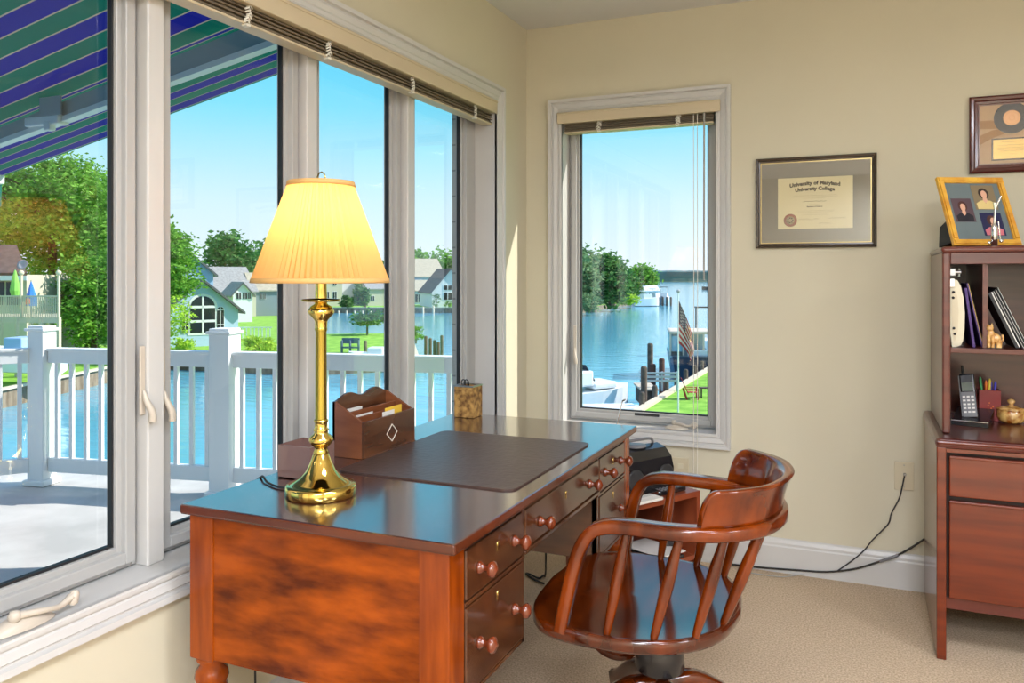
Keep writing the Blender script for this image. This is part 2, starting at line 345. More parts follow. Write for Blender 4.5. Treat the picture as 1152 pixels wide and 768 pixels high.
# outside of the house: cladding, roof, foundation
b = MB()
for (y0, y1, z0, z1) in ((YF-.2, LW[0], -5, 3.1), (LW[1], YB+.22, -5, 3.1), (LW[0], LW[1], -5, LW[2]-.02), (LW[0], LW[1], LW[3]+.02, 3.1)): b.box((-WO-.05, y0, z0), (-WO-.002, y1, z1))
struct(b, 'wall_outside_left', 'siding_ours')
b = MB()
for (x0, x1, z0, z1) in ((-WO, BW[0], -5, 3.1), (BW[1], XR+.2, -5, 3.1), (BW[0], BW[1], -5, BW[2]-.02), (BW[0], BW[1], BW[3]+.02, 3.1)): b.box((x0, YB+.172, z0), (x1, YB+.22, z1))
struct(b, 'wall_outside_back', 'siding_ours')
struct(MB().box((-WO-.12, YF-.3, 3.1), (XR+.3, YB+.30, 3.25)), 'trim_roof_edge', 'clapboard')
# baseboards: swept profile
def base_profile(p0, p1, nrm, name):
    p0 = Vector(p0); p1 = Vector(p1); nrm = Vector(nrm); pr = [(0, 0), (.016, 0), (.016, .112), (.012, .118), (.012, .128), (.007, .142), (0, .148)]
    vs = [p+nrm*a+Vector((0, 0, z)) for p in (p0, p1) for a, z in pr]; n = len(pr)
    mb = MB().add(vs, [(i, i+1, n+i+1, n+i) for i in range(n-1)]+[(n-1, 0, n, 2*n-1), tuple(range(n)), tuple(range(2*n-1, n-1, -1))])
    struct(mb, name, 'white_trim')
base_profile((XL, YB, 0), (XR, YB, 0), (0, -1, 0), 'baseboard_back')
base_profile((XL, YF, 0), (XL, YB-.016, 0), (1, 0, 0), 'baseboard_left')
base_profile((XR, YB-.016, 0), (XR, YF, 0), (-1, 0, 0), 'baseboard_right')
# casing: moulded picture frame. plane mapping function P(s, z, out)
def casing(mb, a0, a1, z0, z1, w_, PT):
    prof = [(0, 0), (0, .010), (.005, .014), (.014, .014), (.016, .009), (.020, .009), (.024, .013), (.040, .018), (.044, .013), (.049, .013), (.052, .024), (w_, .026), (w_, 0)]
    rings = []
    for d, o_ in prof: rings.append([PT(a0-d, z0-d, o_), PT(a1+d, z0-d, o_), PT(a1+d, z1+d, o_), PT(a0-d, z1+d, o_)])
    vs = [p for r in rings for p in r]; n = len(rings)
    fs = [(i*4+k, i*4+(k+1) % 4, (i+1)*4+(k+1) % 4, (i+1)*4+k) for i in range(n-1) for k in range(4)]
    mb.add(vs, fs)
PL = lambda s, z, o_: Vector((XL+o_, s, z)); PB = lambda s, z, o_: Vector((s, YB-o_, z))
def recess(mb, a0, a1, z0, z1, PT, d0, d1, t=.012):
    """jamb liner between depths d0 (room) and d1 (outside), ring of four boards"""
    def bx(s0, s1, q0, q1):
        p = PT(s0, q0, -d0); q = PT(s1, q1, -d1); mb.box([min(p[i], q[i]) for i in range(3)], [max(p[i], q[i]) for i in range(3)])
    bx(a0-t, a0, z0-t, z1+t); bx(a1, a1+t, z0-t, z1+t); bx(a0, a1, z0-t, z0); bx(a0, a1, z1, z1+t)
def ring(mb, a0, a1, z0, z1, w_, PT, d0, d1, bev=.003, mi=0):
    def bx(s0, s1, q0, q1):
        p = PT(s0, q0, -d0); q = PT(s1, q1, -d1); mb.box([min(p[i], q[i]) for i in range(3)], [max(p[i], q[i]) for i in range(3)], bev, mi)
    bx(a0, a0+w_, z0, z1); bx(a1-w_, a1, z0, z1); bx(a0+w_, a1-w_, z0, z0+w_); bx(a0+w_, a1-w_, z1-w_, z1)
def sash(parent, a0, a1, z0, z1, PT, gd=.125, w_=.055, tilt=0):
    f = MB(); ring(f, a0, a1, z0, z1, .014, PT, .105, .150); ring(f, a0+.012, a1-.012, z0+.012, z1-.012, w_-.026, PT, .092, .145)
    ring(f, a0+w_-.018, a1-w_+.018, z0+w_-.018, z1-w_+.018, .018, PT, .108, .142)
    o = struct(f, 'sash', 'vinyl_white', parent)
    g = MB(); ring(g, a0+w_-.002, a1-w_+.002, z0+w_-.002, z1-w_+.002, .008, PT, .118, .132, 0); g.build('glass_seal', 'gasket', o)
    g = MB(); p = PT(a0+w_+.002, z0+w_+.002, -gd); q = PT(a1-w_-.002, z1-w_-.002, -gd)
    if abs(p.x-q.x) < 1e-6: g.add([(p.x+tilt, p.y, p.z), (p.x-tilt, q.y, p.z), (p.x-tilt, q.y, q.z), (p.x+tilt, p.y, q.z)], [(0, 1, 2, 3)])
    else: g.add([p, (q.x, p.y, p.z), q, (p.x, p.y, q.z)], [(0, 1, 2, 3)])
    g.build('glass_pane', 'glass', o); return o
def lever(parent, p, out, side, flip=1):
    """sash lock: plate with a drop-shaped lever; p = pivot point"""
    p = Vector(p); out = Vector(out); side = Vector(side)
    f = MB(); up = Vector((0, 0, 1))
    R = Matrix((side, out, up)).transposed()
    f.boxc(p+up*.07, (.016, .006, .17), rot=R, bev=.003)
    o = f.build('lock_plate', 'handle_plastic', parent)
    l = MB(); pts = smoothpts([p+out*.006+up*.045, p+out*.012+up*.02+side*.003*flip, p+out*.022-up*.008+side*.010*flip, p+out*.022-up*.032+side*.012*flip], 4)
    l.tube(pts, [.004+.0055*math.sin(math.pi*.62*i/(len(pts)-1)) for i in range(len(pts))], 10); l.build('lock_lever', 'handle_plastic', parent)
def crank(parent, p, along, out, s_=1):
    """folding crank operator: domed housing, arm and folded knob"""
    p = Vector(p); along = Vector(along)*s_; out = Vector(out); up = Vector((0, 0, 1))
    f = MB(); n = 14; vs = []; prof = [(-.075, .004, .012), (-.06, .014, .020), (-.03, .024, .027), (0, .027, .030), (.03, .022, .027), (.055, .012, .020), (.066, .004, .010)]
    for a, h, w_ in prof:
        for k in range(9):
            t = math.pi*k/8; vs.append(p+along*a+out*(w_*math.cos(t)+.010)*1.0+up*h*math.sin(t))
    fs = [(i*9+k, i*9+k+1, (i+1)*9+k+1, (i+1)*9+k) for i in range(len(prof)-1) for k in range(8)]
    f.add(vs, fs, 0, True); f.add([vs[k] for k in range(9)], [tuple(range(9))]); f.add(vs[-9:], [tuple(range(9))])
    o = f.build('crank_housing', 'handle_plastic', parent)
    k = MB(); pts = smoothpts([p+along*-.02+out*.02+up*.030, p+along*.03+out*.036+up*.026, p+along*.065+out*.034+up*.020, p+along*.095+out*.030+up*.028], 4)
    k.tube(pts, [.009-.003*math.sin(math.pi*i/(len(pts)-1)) for i in range(len(pts))], 8)
    k.lathe([(.0, -.006), (.011, -.004), (.013, .008), (.009, .016), (0, .018)], p+along*-.022+out*.018+up*.024, 12)
    k.build('crank_handle', 'handle_plastic', parent)
    k = MB(); k.lathe([(.007, -.016), (.011, -.010), (.010, .008), (.006, .014)], p+along*.102+out*.030+up*.026, 10, axis=(along*.3+up)); k.build('crank_knob', 'handle_plastic', parent)
# left window
w1 = thing('window_1', 'wide window of four tall casements beside the desk', 'window', (XL, 2.07, LW[2])); del w1['category']; w1['kind'] = 'structure'
f = MB(); casing(f, LW[0], LW[1], LW[2], LW[3], .066, PL); struct(f, 'window_casing', 'white_trim', w1)
f = MB(); recess(f, LW[0], LW[1], LW[2], LW[3], PL, -.012, .17, .014); struct(f, 'window_jamb', 'white_trim', w1)
mull = [1.495, 2.118, 2.735]
for y in (mull[0]-.615,)+tuple(mull): struct(MB().box((XL-.165, y-.026, LW[2]), (XL-.068, y+.026, LW[3]), .004), 'window_mullion', 'white_trim', w1)
edges = [mull[0]-.615+.026]+[q for y in mull for q in (y-.026, y+.026)]+[LW[1]]
for i in range(4):
    a0, a1 = edges[2*i], edges[2*i+1]
    if i == 3: a1 -= .062
    sash(w1, a0+.002, a1-.002, LW[2]+.004, LW[3]-.012, PL, tilt=.014 if i == 0 else 0)
f = MB(); f.box((XL-.165, LW[1]-.062, LW[2]), (XL-.10, LW[1], LW[3]), .003); struct(f, 'window_jamb_stop', 'vinyl_white', w1)
lever(w1, (XL-.078, mull[0]-.034, .975), (1, 0, 0), (0, 1, 0))
lever(w1, (XL-.086, mull[0]+.036, .965), (1, 0, 0), (0, 1, 0), 1)
crank(w1, (XL-.035, 1.115, LW[2]+.002), (0, 1, 0), (1, 0, 0))
# back window
w2 = thing('window_2', 'single tall casement window in the back wall', 'window', (-.99, YB, BW[2])); del w2['category']; w2['kind'] = 'structure'
f = MB(); casing(f, BW[0], BW[1], BW[2], BW[3], .066, PB); struct(f, 'window_casing', 'white_trim', w2)
f = MB(); recess(f, BW[0], BW[1], BW[2], BW[3], PB, -.012, .17, .014); struct(f, 'window_jamb', 'white_trim', w2)
sash(w2, BW[0]+.002, BW[1]-.002, BW[2]+.004, BW[3]-.012, PB, w_=.052)
lever(w2, (BW[0]+.035, YB+.088, .90), (0, -1, 0), (1, 0, 0))
crank(w2, (-.80, YB+.055, BW[2]+.002), (1, 0, 0), (0, -1, 0), .8)
f = MB(); f.box((-1.02, YB+.085, .628), (-.90, YB+.092, .640), .001); f.build('sash_label', 'black_matte', w2)
# ---------------------------------------------------------------- blinds
def blind(name, label, PT, a0, a1, v0, v1, ztop, zval, zbot, tapes, d_val, d0, d1):
    mid = (a0+a1)/2; base = PT(mid, zbot, 0); t = thing(name, label, 'blind', base)
    def bx(mb, s0, s1, q0, q1, o0, o1, bev=0):
        p = PT(s0, q0, o0); q = PT(s1, q1, o1); mb.box([min(p[i], q[i]) for i in range(3)], [max(p[i], q[i]) for i in range(3)], bev)
    f = MB(); bx(f, v0, v1, zval, ztop, d_val, d_val+.010, .003); bx(f, v0, v1, ztop-.012, ztop-.004, d_val+.004, d_val+.013, .002); f.build('valance', 'blind_tan', t)
    f = MB(); bx(f, a0, a1, zval+.002, ztop-.004, d0, d_val-.002); f.build('headrail', 'blind_tan', t)
    n = max(4, int((zval-zbot-.008)/.0056))
    for k in range(n):
        z = zbot+.010+k*.0056; f = MB(); bx(f, a0, a1, z, z+.0030, d0+random.uniform(-.002, .002), d1-.006*(k % 2)+random.uniform(-.003, .003)); f.build('slat', 'slat', t)
    f = MB(); bx(f, a0, a1, zbot, zbot+.008, d0, d1+.002, .003); f.build('bottom_rail', 'blind_tan', t)
    for a in tapes:
        f = MB()
        for k in range(7):
            z = zbot+.004+(zval-zbot)*k/7; s_ = a+random.uniform(-.006, .006)
            pts = [PT(s_-.010, z, d1+.004), PT(s_, z+.006, d1+.010), PT(s_+.010, z+.001, d1+.005)]; f.tube(pts, .0028, 5)
        bx(f, a-.008, a+.008, zbot-.004, zbot+.002, d1-.01, d1+.008); f.build('ladder_cord', 'tape_white', t)
    return t
bl = blind('venetian_blind', 'raised brown venetian blind across the wide left window', PL, LW[0]+.012, LW[1]-.012, LW[0]-.0, LW[1]-.004, 2.103, 2.043, 1.992,
      [atx(283, 4, -1.54).y-.0, atx(374, 56, -1.54).y, atx(468, 97, -1.54).y, atx(538, 125, -1.54).y], .006, -.058, -.008)
bb = blind('venetian_blind', 'raised tan venetian blind in the narrow back window', PB, BW[0]+.012, BW[1]-.012, BW[0]-.014, BW[1]+.024, 2.098, 2.044, 2.000,
      [-1.17, -.79], .030, -.050, .006)
for x, zb in ((-.712, .26), (-.695, .24)):
    MB().tube([(x, YB-.040, 2.04), (x+.002, YB-.042, 1.2), (x, YB-.040, zb)], .0016, 5).build('pull_cord', 'tape_white', bb)
MB().tube([(-.663, YB-.044, 2.04), (-.664, YB-.046, 1.285)], .0045, 6).build('tilt_wand', 'cord_grey', bb)
# ---------------------------------------------------------------- unseen fill lights added under the ceiling to brighten the room
FILL_XY = [(.55, -2.3), (.5, -1.0), (2.3, -1.3), (2.45, .9), (.12, 1.1)]
for i, (x, y) in enumerate(FILL_XY):
    t = thing('fill_light', 'unseen square fill light added under the ceiling, %s' % ('furthest behind the camera', 'just behind the camera', 'in the right rear corner', 'near the right wall', 'ahead of the camera')[i], 'ceiling light', (x, y, HC), 'added fill lights')
    f = MB(); ring(f, x-.38, x+.38, -y-.38, -y+.38, .02, lambda s, z, o_: Vector((s, -z, HC-.03+o_)), 0, .03, 0); f.build('frame', 'vinyl_white', t)
    MB().box((x-.36, y-.36, HC-.024), (x+.36, y+.36, HC-.018)).build('fill_diffuser', 'opal', t)
    ld = bpy.data.lights.new('fill_panel', 'AREA'); ld.shape = 'SQUARE'; ld.size = .72; ld.energy = FILL_POWER[i]; ld.color = FILL_COL
    lo = bpy.data.objects.new('fill_lamp', ld); C.objects.link(lo); lo.location = (0, 0, -.035); lo.parent = t
# ---------------------------------------------------------------- desk
DT = .765; DX0, DX1, DY0, DY1 = -1.476, -.747, 1.431, 2.842
desk = thing('writing_desk', 'large cherry pedestal desk with a dark polished top beside the windows', 'desk', (-1.11, 2.136, 0))
MB().box((DX0, DY0, DT-.022), (DX1, DY1, DT), .005).build('desk_top', ['cherry_top', 'cherry_edge'], desk)
for p in desk.children[0].data.polygons: p.material_index = 0 if p.normal.z > .5 else 1
MB().box((DX0+.003, DY0+.003, DT-.0225), (DX1-.003, DY1-.003, DT-.0215)).build('top_underside', 'cherry_shaded', desk)
def turned_leg(x, y):
    f = MB(); f.box((x-.035, y-.035, .40), (x+.035, y+.035, DT-.022), .003)
    prof = [(.0, .402), (.033, .402), (.036, .392), (.026, .380), (.037, .366), (.040, .350), (.034, .336), (.038, .322), (.036, .306), (.024, .292), (.030, .272), (.036, .22), (.033, .14), (.024, .075), (.022, .062), (.030, .050), (.031, .038), (.024, .018), (.018, 0)]
    f.lathe(prof, (x, y, 0), 20, 0); return f
px0, px1, py0, py1 = DX0+.014, DX1-.023, DY0+.018, DY1-.018
for x in (px0+.035, px1-.035):
    for y in (py0+.035, py1-.035): turned_leg(x, y).build('leg', 'cherry_post', desk)
for nm, y0, y1, yp in (('near', py0+.012, 1.845, 0), ('far', 2.445, py1-.012, 1)):
    f = MB(); f.box((px0+.012, y0, .405), (px1-.020, y1, DT-.022)); f.build('pedestal', 'cherry_shaded', desk)
    f = MB(); ye = py0+.004 if not yp else py1-.004; f.box((px0+.07, min(ye, ye+(.008 if not yp else -.008)), .405), (px1-.07, max(ye, ye+(.008 if not yp else -.008)), DT-.022)); f.build('end_panel', 'cherry', desk)
    xf = px1
    # face frame around the drawers
    a0, a1 = (py0+.070, 1.845) if not yp else (2.445, py1-.070)
    f = MB(); f.box((xf-.019, a0, .400), (xf-.004, a1, DT-.022)); f.build('face_frame', 'dark_gap', desk)
    f = MB(); f.box((xf-.018, a0, .400), (xf-.001, a1, .410), .001); f.box((xf-.018, a0, .604), (xf+.002, a1, .612), .001); f.box((xf-.018, a0, DT-.040), (xf-.001, a1, DT-.022), .001)
    yy = a1-.012 if not yp else a0; f.box((xf-.018, yy, .4), (xf-.001, yy+.012, DT-.022)); f.build('face_rail', 'cherry_shaded', desk)
    b0, b1 = (a0+.005, a1-.016) if not yp else (a0+.016, a1-.005)
    for z0, z1, zk, kk in ((.616, .722, .668, .690), (.414, .600, .505, .578)):
        dr = MB().box((xf-.014, b0, z0), (xf+.002, b1, z1), .003).build('drawer', 'cherry_shaded', desk)
        for yk in (b0+(b1-b0)*.20, b0+(b1-b0)*.83):
            MB().lathe([(.013, 0), (.015, .003), (.012, .007), (.0075, .012), (.0075, .018), (.016, .026), (.0185, .032), (.016, .038), (.006, .043), (0, .044)], (xf+.002, yk, zk), 18, axis=(1, 0, 0)).build('knob', 'knob_wood', dr)
        f = MB(); ym = b0+(b1-b0)*.52; f.lathe([(.0055, 0), (.0055, .002), (0, .002)], (xf+.0018, ym, kk), 12, axis=(1, 0, 0)); f.box((xf+.001, ym-.0025, kk-.016), (xf+.0035, ym+.0025, kk)); f.build('keyhole', 'brass_satin', dr)
xf = px1
MB().box((px0+.03, 1.845, .735), (xf-.02, 2.445, DT-.022)).build('apron_frame', 'cherry_shaded', desk)
dr = MB().box((xf-.014, 1.851, .626), (xf+.002, 2.452, .722), .003).build('drawer', 'cherry_shaded', desk)
MB().box((px0+.12, 1.858, .632), (xf-.014, 2.44, .70)).build('drawer_box', 'cherry_shaded', dr)
MB().box((xf-.012, 1.846, .612), (xf+.004, 2.46, .622), .002).build('face_rail', 'cherry_shaded', desk)
MB().box((xf-.018, 1.846, .722), (xf-.004, 2.46, DT-.022)).build('face_rail', 'cherry_shaded', desk)
for yk in (1.945, 2.355):
    MB().lathe([(.013, 0), (.015, .003), (.012, .007), (.0075, .012), (.0075, .018), (.016, .026), (.0185, .032), (.016, .038), (.006, .043), (0, .044)], (xf+.002, yk, .668), 18, axis=(1, 0, 0)).build('knob', 'knob_wood', dr)
f = MB(); f.lathe([(.0055, 0), (.0055, .002), (0, .002)], (xf+.0018, 2.145, .693), 12, axis=(1, 0, 0)); f.box((xf+.001, 2.1425, .677), (xf+.0035, 2.1475, .693)); f.build('keyhole', 'brass_satin', dr)
MB().box((px0, 1.845, .46), (px0+.014, 2.445, DT-.022)).build('modesty_panel', 'cherry', desk)
# desk pad
def rrect(x0, x1, y0, y1, r, n=6):
    outp = []
    for cx, cy, a in ((x1-r, y1-r, 0), (x0+r, y1-r, 90), (x0+r, y0+r, 180), (x1-r, y0+r, 270)):
        for k in range(n+1): t = math.radians(a+90*k/n); outp.append((cx+r*math.cos(t), cy+r*math.sin(t)))
    return outp
pad = MB(); pad.prism(rrect(-1.330, -.800, 1.842, 2.470, .03), DT+.0005, DT+.0045)
o = pad.build('desk_pad', 'leather_pad', loc=(-1.065, 2.156, DT)); tag(o, 'large dark leather desk pad lying on the cherry desk', 'desk pad')
# ---------------------------------------------------------------- lamp
LX, LY = -1.221, 1.632
lamp = thing('table_lamp', 'lit brass column lamp with a pleated yellow shade on the desk', 'lamp', (LX, LY, DT))
z = DT
MB().lathe([(0, 0), (.084, 0), (.086, .003), (.086, .022), (.083, .027), (.076, .029), (.070, .030), (.066, .034), (.050, .044), (.036, .060), (.026, .082), (.020, .098), (.0165, .102)], (LX, LY, z+.0005), 48).build('base', 'brass', lamp)
MB().lathe([(.0165, .100), (.020, .104), (.016, .110), (.016, .118), (.024, .124), (.030, .134), (.028, .142), (.018, .150), (.016, .156), (.020, .160), (.0155, .164), (.0155, .178), (.0175, .180), (.0175, .184), (.0145, .186)], (LX, LY, z), 32).build('collar', 'brass', lamp)
MB().lathe([(.0145, .184), (.0135, .40), (.0145, .402), (.0155, .406), (.0145, .410)], (LX, LY, z), 28).build('column', 'brass_column', lamp)
MB().lathe([(.0145, .408), (.0155, .425), (.018, .430), (.031, .444), (.033, .450), (.026, .462), (.015, .468), (.015, .480)], (LX, LY, z), 32).build('knob_collar', 'brass', lamp)
MB().lathe([(.014, .476), (.046, .474), (.048, .477), (.046, .480), (.014, .482)], (LX, LY, z), 32).build('drip_ring', 'brass', lamp)
MB().lathe([(.014, .480), (.0135, .56), (.018, .565), (.018, .60), (.010, .61)], (LX, LY, z), 24).build('socket', 'brass', lamp)
f = MB(); f.ico((LX, LY, z+.645), .028, 2, sq=(1, 1, 1.25)); f.build('bulb', 'bulb_glow', lamp)
# harp and finial
f = MB(); pts = [(LX+.045*math.sin(t), LY, z+.66-.10*math.cos(t)) for t in [math.pi*.12+k*(2*math.pi-math.pi*.24)/24 for k in range(25)]]; f.tube(pts, .0018, 6); f.build('harp', 'brass_satin', lamp)
f = MB(); f.tube([(LX-.010, LY, z+.765), (LX-.011, LY, z+.780), (LX-.006, LY, z+.789), (LX+.002, LY, z+.791), (LX+.009, LY, z+.787), (LX+.013, LY, z+.777), (LX+.012, LY, z+.768)], .002, 8); f.lathe([(.005, -.004), (.007, 0), (.004, .005)], (LX, LY, z+.765), 12); f.build('finial', 'brass_satin', lamp)
# pleated shade
zt, zb_, rt, rb = 1.528, 1.287, .077, .163
f = MB(); n = 150; vs = []; rows = 14
for j in range(rows+1):
    t = j/rows; zz = zt+(zb_-zt)*t; r0 = rt+(rb-rt)*t
    for k in range(n): a = 2*math.pi*k/n; rr = r0+(.0016+.0022*t)*(1 if k % 2 else -1)+.0006*math.sin(k*1.7); vs.append((LX+rr*math.cos(a), LY+rr*math.sin(a), zz))
fs = [(j*n+k, j*n+(k+1) % n, (j+1)*n+(k+1) % n, (j+1)*n+k) for j in range(rows) for k in range(n)]
shade = f.add(vs, fs, 0, False).build('lamp_shade', 'shade_cloth', lamp)
f = MB(); f.lathe([(rt-.001, .004), (rt+.004, .004), (rt+.007, -.008), (rt+.002, -.008), (rt-.001, .004)], (LX, LY, zt), 64); f.build('top_trim', 'shade_trim', shade)
f = MB(); f.lathe([(rb-.004, .009), (rb+.002, .009), (rb+.005, -.002), (rb, -.003), (rb-.004, .009)], (LX, LY, zb_), 64); f.build('bottom_trim', 'shade_trim', shade)
f = MB()
for k in range(3): a = 2*math.pi*k/3; f.tube([(LX, LY, zt-.004), (LX+rt*math.cos(a), LY+rt*math.sin(a), zt-.004)], .0015, 6)
f.build('shade_spider', 'brass_satin', shade)
pl = bpy.data.lights.new('lamp_bulb', 'POINT'); pl.energy = 5.2; pl.color = (1, .79, .50); pl.shadow_soft_size = .03
po = bpy.data.objects.new('lamp_bulb', pl); C.objects.link(po); po.location = (0, 0, .665); po.parent = lamp
f = MB(); f.tube(smoothpts([(LX-.08, LY+.02, DT+.004), (LX-.13, LY+.005, DT+.004), (LX-.19, LY+.03, DT+.004), (LX-.245, LY+.07, DT+.004), (LX-.272, LY+.075, DT-.06), (LX-.275, LY+.08, .35), (LX-.29, LY+.10, .01)], 6), .003, 6); f.build('lamp_cord', 'black_matte', lamp)
# ---------------------------------------------------------------- things on the desk
# smoked note box
t = thing('note_box', 'smoked brown plastic note box behind the lamp', 'box', (-1.376, 1.776, DT))
f = MB(); x0, x1, y0, y1 = -1.429, -1.324, 1.724, 1.829; z0 = DT+.001
for q in (((x0, y0, z0), (x1, y0+.003, z0+.088)), ((x0, y1-.003, z0), (x1, y1, z0+.088)), ((x0, y0+.003, z0), (x0+.003, y1-.003, z0+.088)), ((x1-.003, y0+.003, z0), (x1, y1-.003, z0+.088)), ((x0, y0, z0), (x1, y1, z0+.003))): f.box(*q)
f.build('box_shell', 'smoked', t)
o = MB().box((x0+.006, y0+.006, z0+.004), (x1-.006, y1-.006, z0+.060)).build('note_paper', 'paper_pink', loc=(-1.376, 1.776, DT)); tag(o, 'stack of plain note paper inside the smoked box', 'note paper')
# letter organiser
t = thing('letter_rack', 'dark wooden letter rack with a scalloped back and diamond inlay', 'letter rack', (-1.39, 2.135, DT))
x0, x1, y0, y1 = -1.449, -1.336, 1.992, 2.280; z0 = DT+.001; zf, zb2 = z0+.108, z0+.162
f = MB(); f.box((x1-.010, y0, z0), (x1, y1, zf), .0015); f.build('front', 'dark_wood', t)
for yy in (y0, y1-.009):
    f = MB(); f.slab([(x0, yy, z0), (x1-.010, yy, z0), (x1-.010, yy, zf), (x0+.008, yy, zb2), (x0, yy, zb2)], (0, .009, 0)); f.build('side', 'box_side_wood', t)
f = MB(); prof = []
for k in range(33):
    s_ = k/32; h = zb2+.016*max(0, math.sin(math.pi*2*s_)**2)*(1 if True else 0)+.004*math.sin(math.pi*s_)
    prof.append((x0, y0+(y1-y0)*s_, h))
f.slab([(x0, y0, z0)]+prof+[(x0, y1, z0)], (.008, 0, 0)); f.build('back', 'dark_wood', t)
for xx, hh in ((x0+.040, .130), (x0+.074, .118)): MB().box((xx, y0+.009, z0+.006), (xx+.005, y1-.009, z0+hh), .001).build('divider', 'box_side_wood', t)
MB().box((x0, y0+.001, z0), (x1+.004, y1-.001, z0+.006), .001).build('bottom', 'dark_wood', t)
f = MB(); ym, zm = (y0+y1)/2+.005, z0+.053; dd = [(ym-.030, zm), (ym, zm+.026), (ym+.030, zm), (ym, zm-.026)]
for i in range(4): a, b_ = dd[i], dd[(i+1) % 4]; f.tube([(x1+.0004, a[0], a[1]), (x1+.0004, b_[0], b_[1])], .0016, 4)
f.build('diamond_inlay', 'tape_white', t)
for i, (xx, a0, a1, hh, mt, lb) in enumerate(((x0+.022, y0+.016, y0+.115, .128, 'paper', 'white paper slips in the rear slot of the letter rack'), (x0+.055, y0+.03, y0+.13, .112, 'paper', 'white envelope in the middle slot of the letter rack'), (x0+.088, y0+.150, y0+.245, .120, 'paper_yellow', 'yellow card in the front slot of the letter rack'), (x0+.095, y0+.125, y0+.19, .112, 'paper', 'white card leaning before the yellow one in the rack'))):
    o = MB().boxc((xx, (a0+a1)/2, z0+.006+hh/2), (.0025 if i else .010, a1-a0, hh), rz=0).build('card' if i > 1 else 'envelope', mt, loc=(xx, (a0+a1)/2, z0)); tag(o, lb, 'card' if i > 1 else 'envelope')
# cork pen box
cx, cy = -1.390, 2.775; t = thing('pen_holder', 'square cork pen holder on the far corner of the desk', 'pen holder', (cx, cy, DT))
R_ = math.radians(0); h_ = .116; s2 = .040
f = MB()
for q in ((-1, 0), (1, 0), (0, -1), (0, 1)):
    c_ = Vector((cx+q[0]*(s2-.004), cy+q[1]*(s2-.004), DT+.001+h_/2)); f.boxc(c_, (.008 if q[0] else 2*s2, .008 if q[1] else 2*s2-.016, h_), bev=.001)
f.boxc((cx, cy, DT+.005), (2*s2-.01, 2*s2-.01, .007)); f.build('cork_body', 'cork', t)
f = MB(); ring(f, cx-s2-.002, cx+s2+.002, cy-s2-.002, cy+s2+.002, .010, lambda s, z, o_: Vector((s, z, DT+h_+.001+o_)), -.005, 0, 0); f.build('metal_rim', 'dull_metal', t)
o = MB().tube([(cx+.01, cy+.01, DT+.012), (cx+.004, cy-.012, DT+.137)], .004, 8).build('pen', 'black_plastic', loc=(cx, cy, DT)); tag(o, 'black pen standing in the cork pen holder', 'pen')
f = MB(); 
for s_ in (-1, 1): f.tube([(cx-.015+s_*.006+.009*math.cos(a), cy, DT+.128+.012*math.sin(a)) for a in [k*math.pi/6 for k in range(12)]], .0022, 6, closed=True)
f.tube([(cx-.018, cy, DT+.012), (cx-.012, cy, DT+.118)], .004, 6); o = f.build('scissors', 'black_plastic', loc=(cx, cy, DT)); tag(o, 'black handled scissors standing in the cork pen holder', 'scissors')
# ---------------------------------------------------------------- swivel chair
CHX, CHY = -.545, 2.135
ch = thing('swivel_chair', 'polished cherry swivel armchair with spindles facing the desk', 'chair', (CHX, CHY, 0))
half = [(-.806, 0), (-.803, .11), (-.785, .195), (-.745, .262), (-.69, .294), (-.60, .304), (-.50, .296), (-.42, .268), (-.355, .215), (-.308, .13), (-.290, 0)]
loop = smoothpts([(x, CHY-d, 0) for x, d in half], 4)[:-1]+smoothpts([(x, CHY+d, 0) for x, d in half[::-1]], 4)[:-1]
f = MB(); n = len(loop); rows = []
def seatz(x, y, k):
    dx = (x-CHX)/.26; dy = (y-CHY)/.30
    dish = -.014*max(0, 1-(dx*dx+dy*dy)**1.5)
    ridge = .006*math.exp(-((y-CHY)/.05)**2)*max(0, -dx)      # saddle rise at the front
    return .452+dish+ridge
for k in (0.001, .2, .4, .6, .75, .87, .95, .985): rows.append([(CHX+(p.x-CHX)*k, CHY+(p.y-CHY)*k, seatz(CHX+(p.x-CHX)*k, CHY+(p.y-CHY)*k, k)) for p in loop])
for k, zz in ((1.0, .446), (1.004, .438), (1.002, .425), (.985, .418), (.6, .416), (.001, .416)): rows.append([(CHX+(p.x-CHX)*k, CHY+(p.y-CHY)*k, zz) for p in loop])
f.add([p for r in rows for p in r], [(j*n+k, j*n+(k+1) % n, (j+1)*n+(k+1) % n, (j+1)*n+k) for j in range(len(rows)-1) for k in range(n)], 0, True)
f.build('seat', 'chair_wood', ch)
bow = [(-.676, -.288, .440), (-.665, -.282, .50), (-.650, -.272, .575), (-.632, -.262, .640), (-.605, -.256, .682), (-.565, -.254, .699), (-.51, -.252, .703), (-.44, -.250, .702), (-.36, -.238, .702), (-.285, -.200, .702), (-.225, -.125, .702), (-.200, 0, .702)]
bl_ = [Vector((x, CHY+d, zz)) for x, d, zz in bow]; br_ = [Vector((x, CHY-d, zz)) for x, d, zz in bow[::-1]][1:]
bp = smoothpts(bl_+br_, 5); ups = []
cc = Vector((-.46, CHY, .45))
for i, p in enumerate(bp):
    t_ = (bp[min(i+1, len(bp)-1)]-bp[max(i-1, 0)]).normalized(); s_ = Vector((0, 1, 0)) if abs(t_.y) < .6 else Vector((1, 0, 0))
    horiz = Vector((-t_.y, t_.x, 0)) if Vector((t_.x, t_.y, 0)).length > .35 else Vector((0, 1, 0))*(1 if t_.z > 0 else -1)
    # keep the broad face level on the arm and sideways on the posts
    up = horiz.cross(t_) if False else t_.cross(horiz)*-1
    ups.append(horiz.normalized().cross(t_)*1.0)
sect = [(-.026, -.010), (-.022, -.015), (.022, -.015), (.026, -.010), (.026, .010), (.022, .015), (-.022, .015), (-.026, .010)]
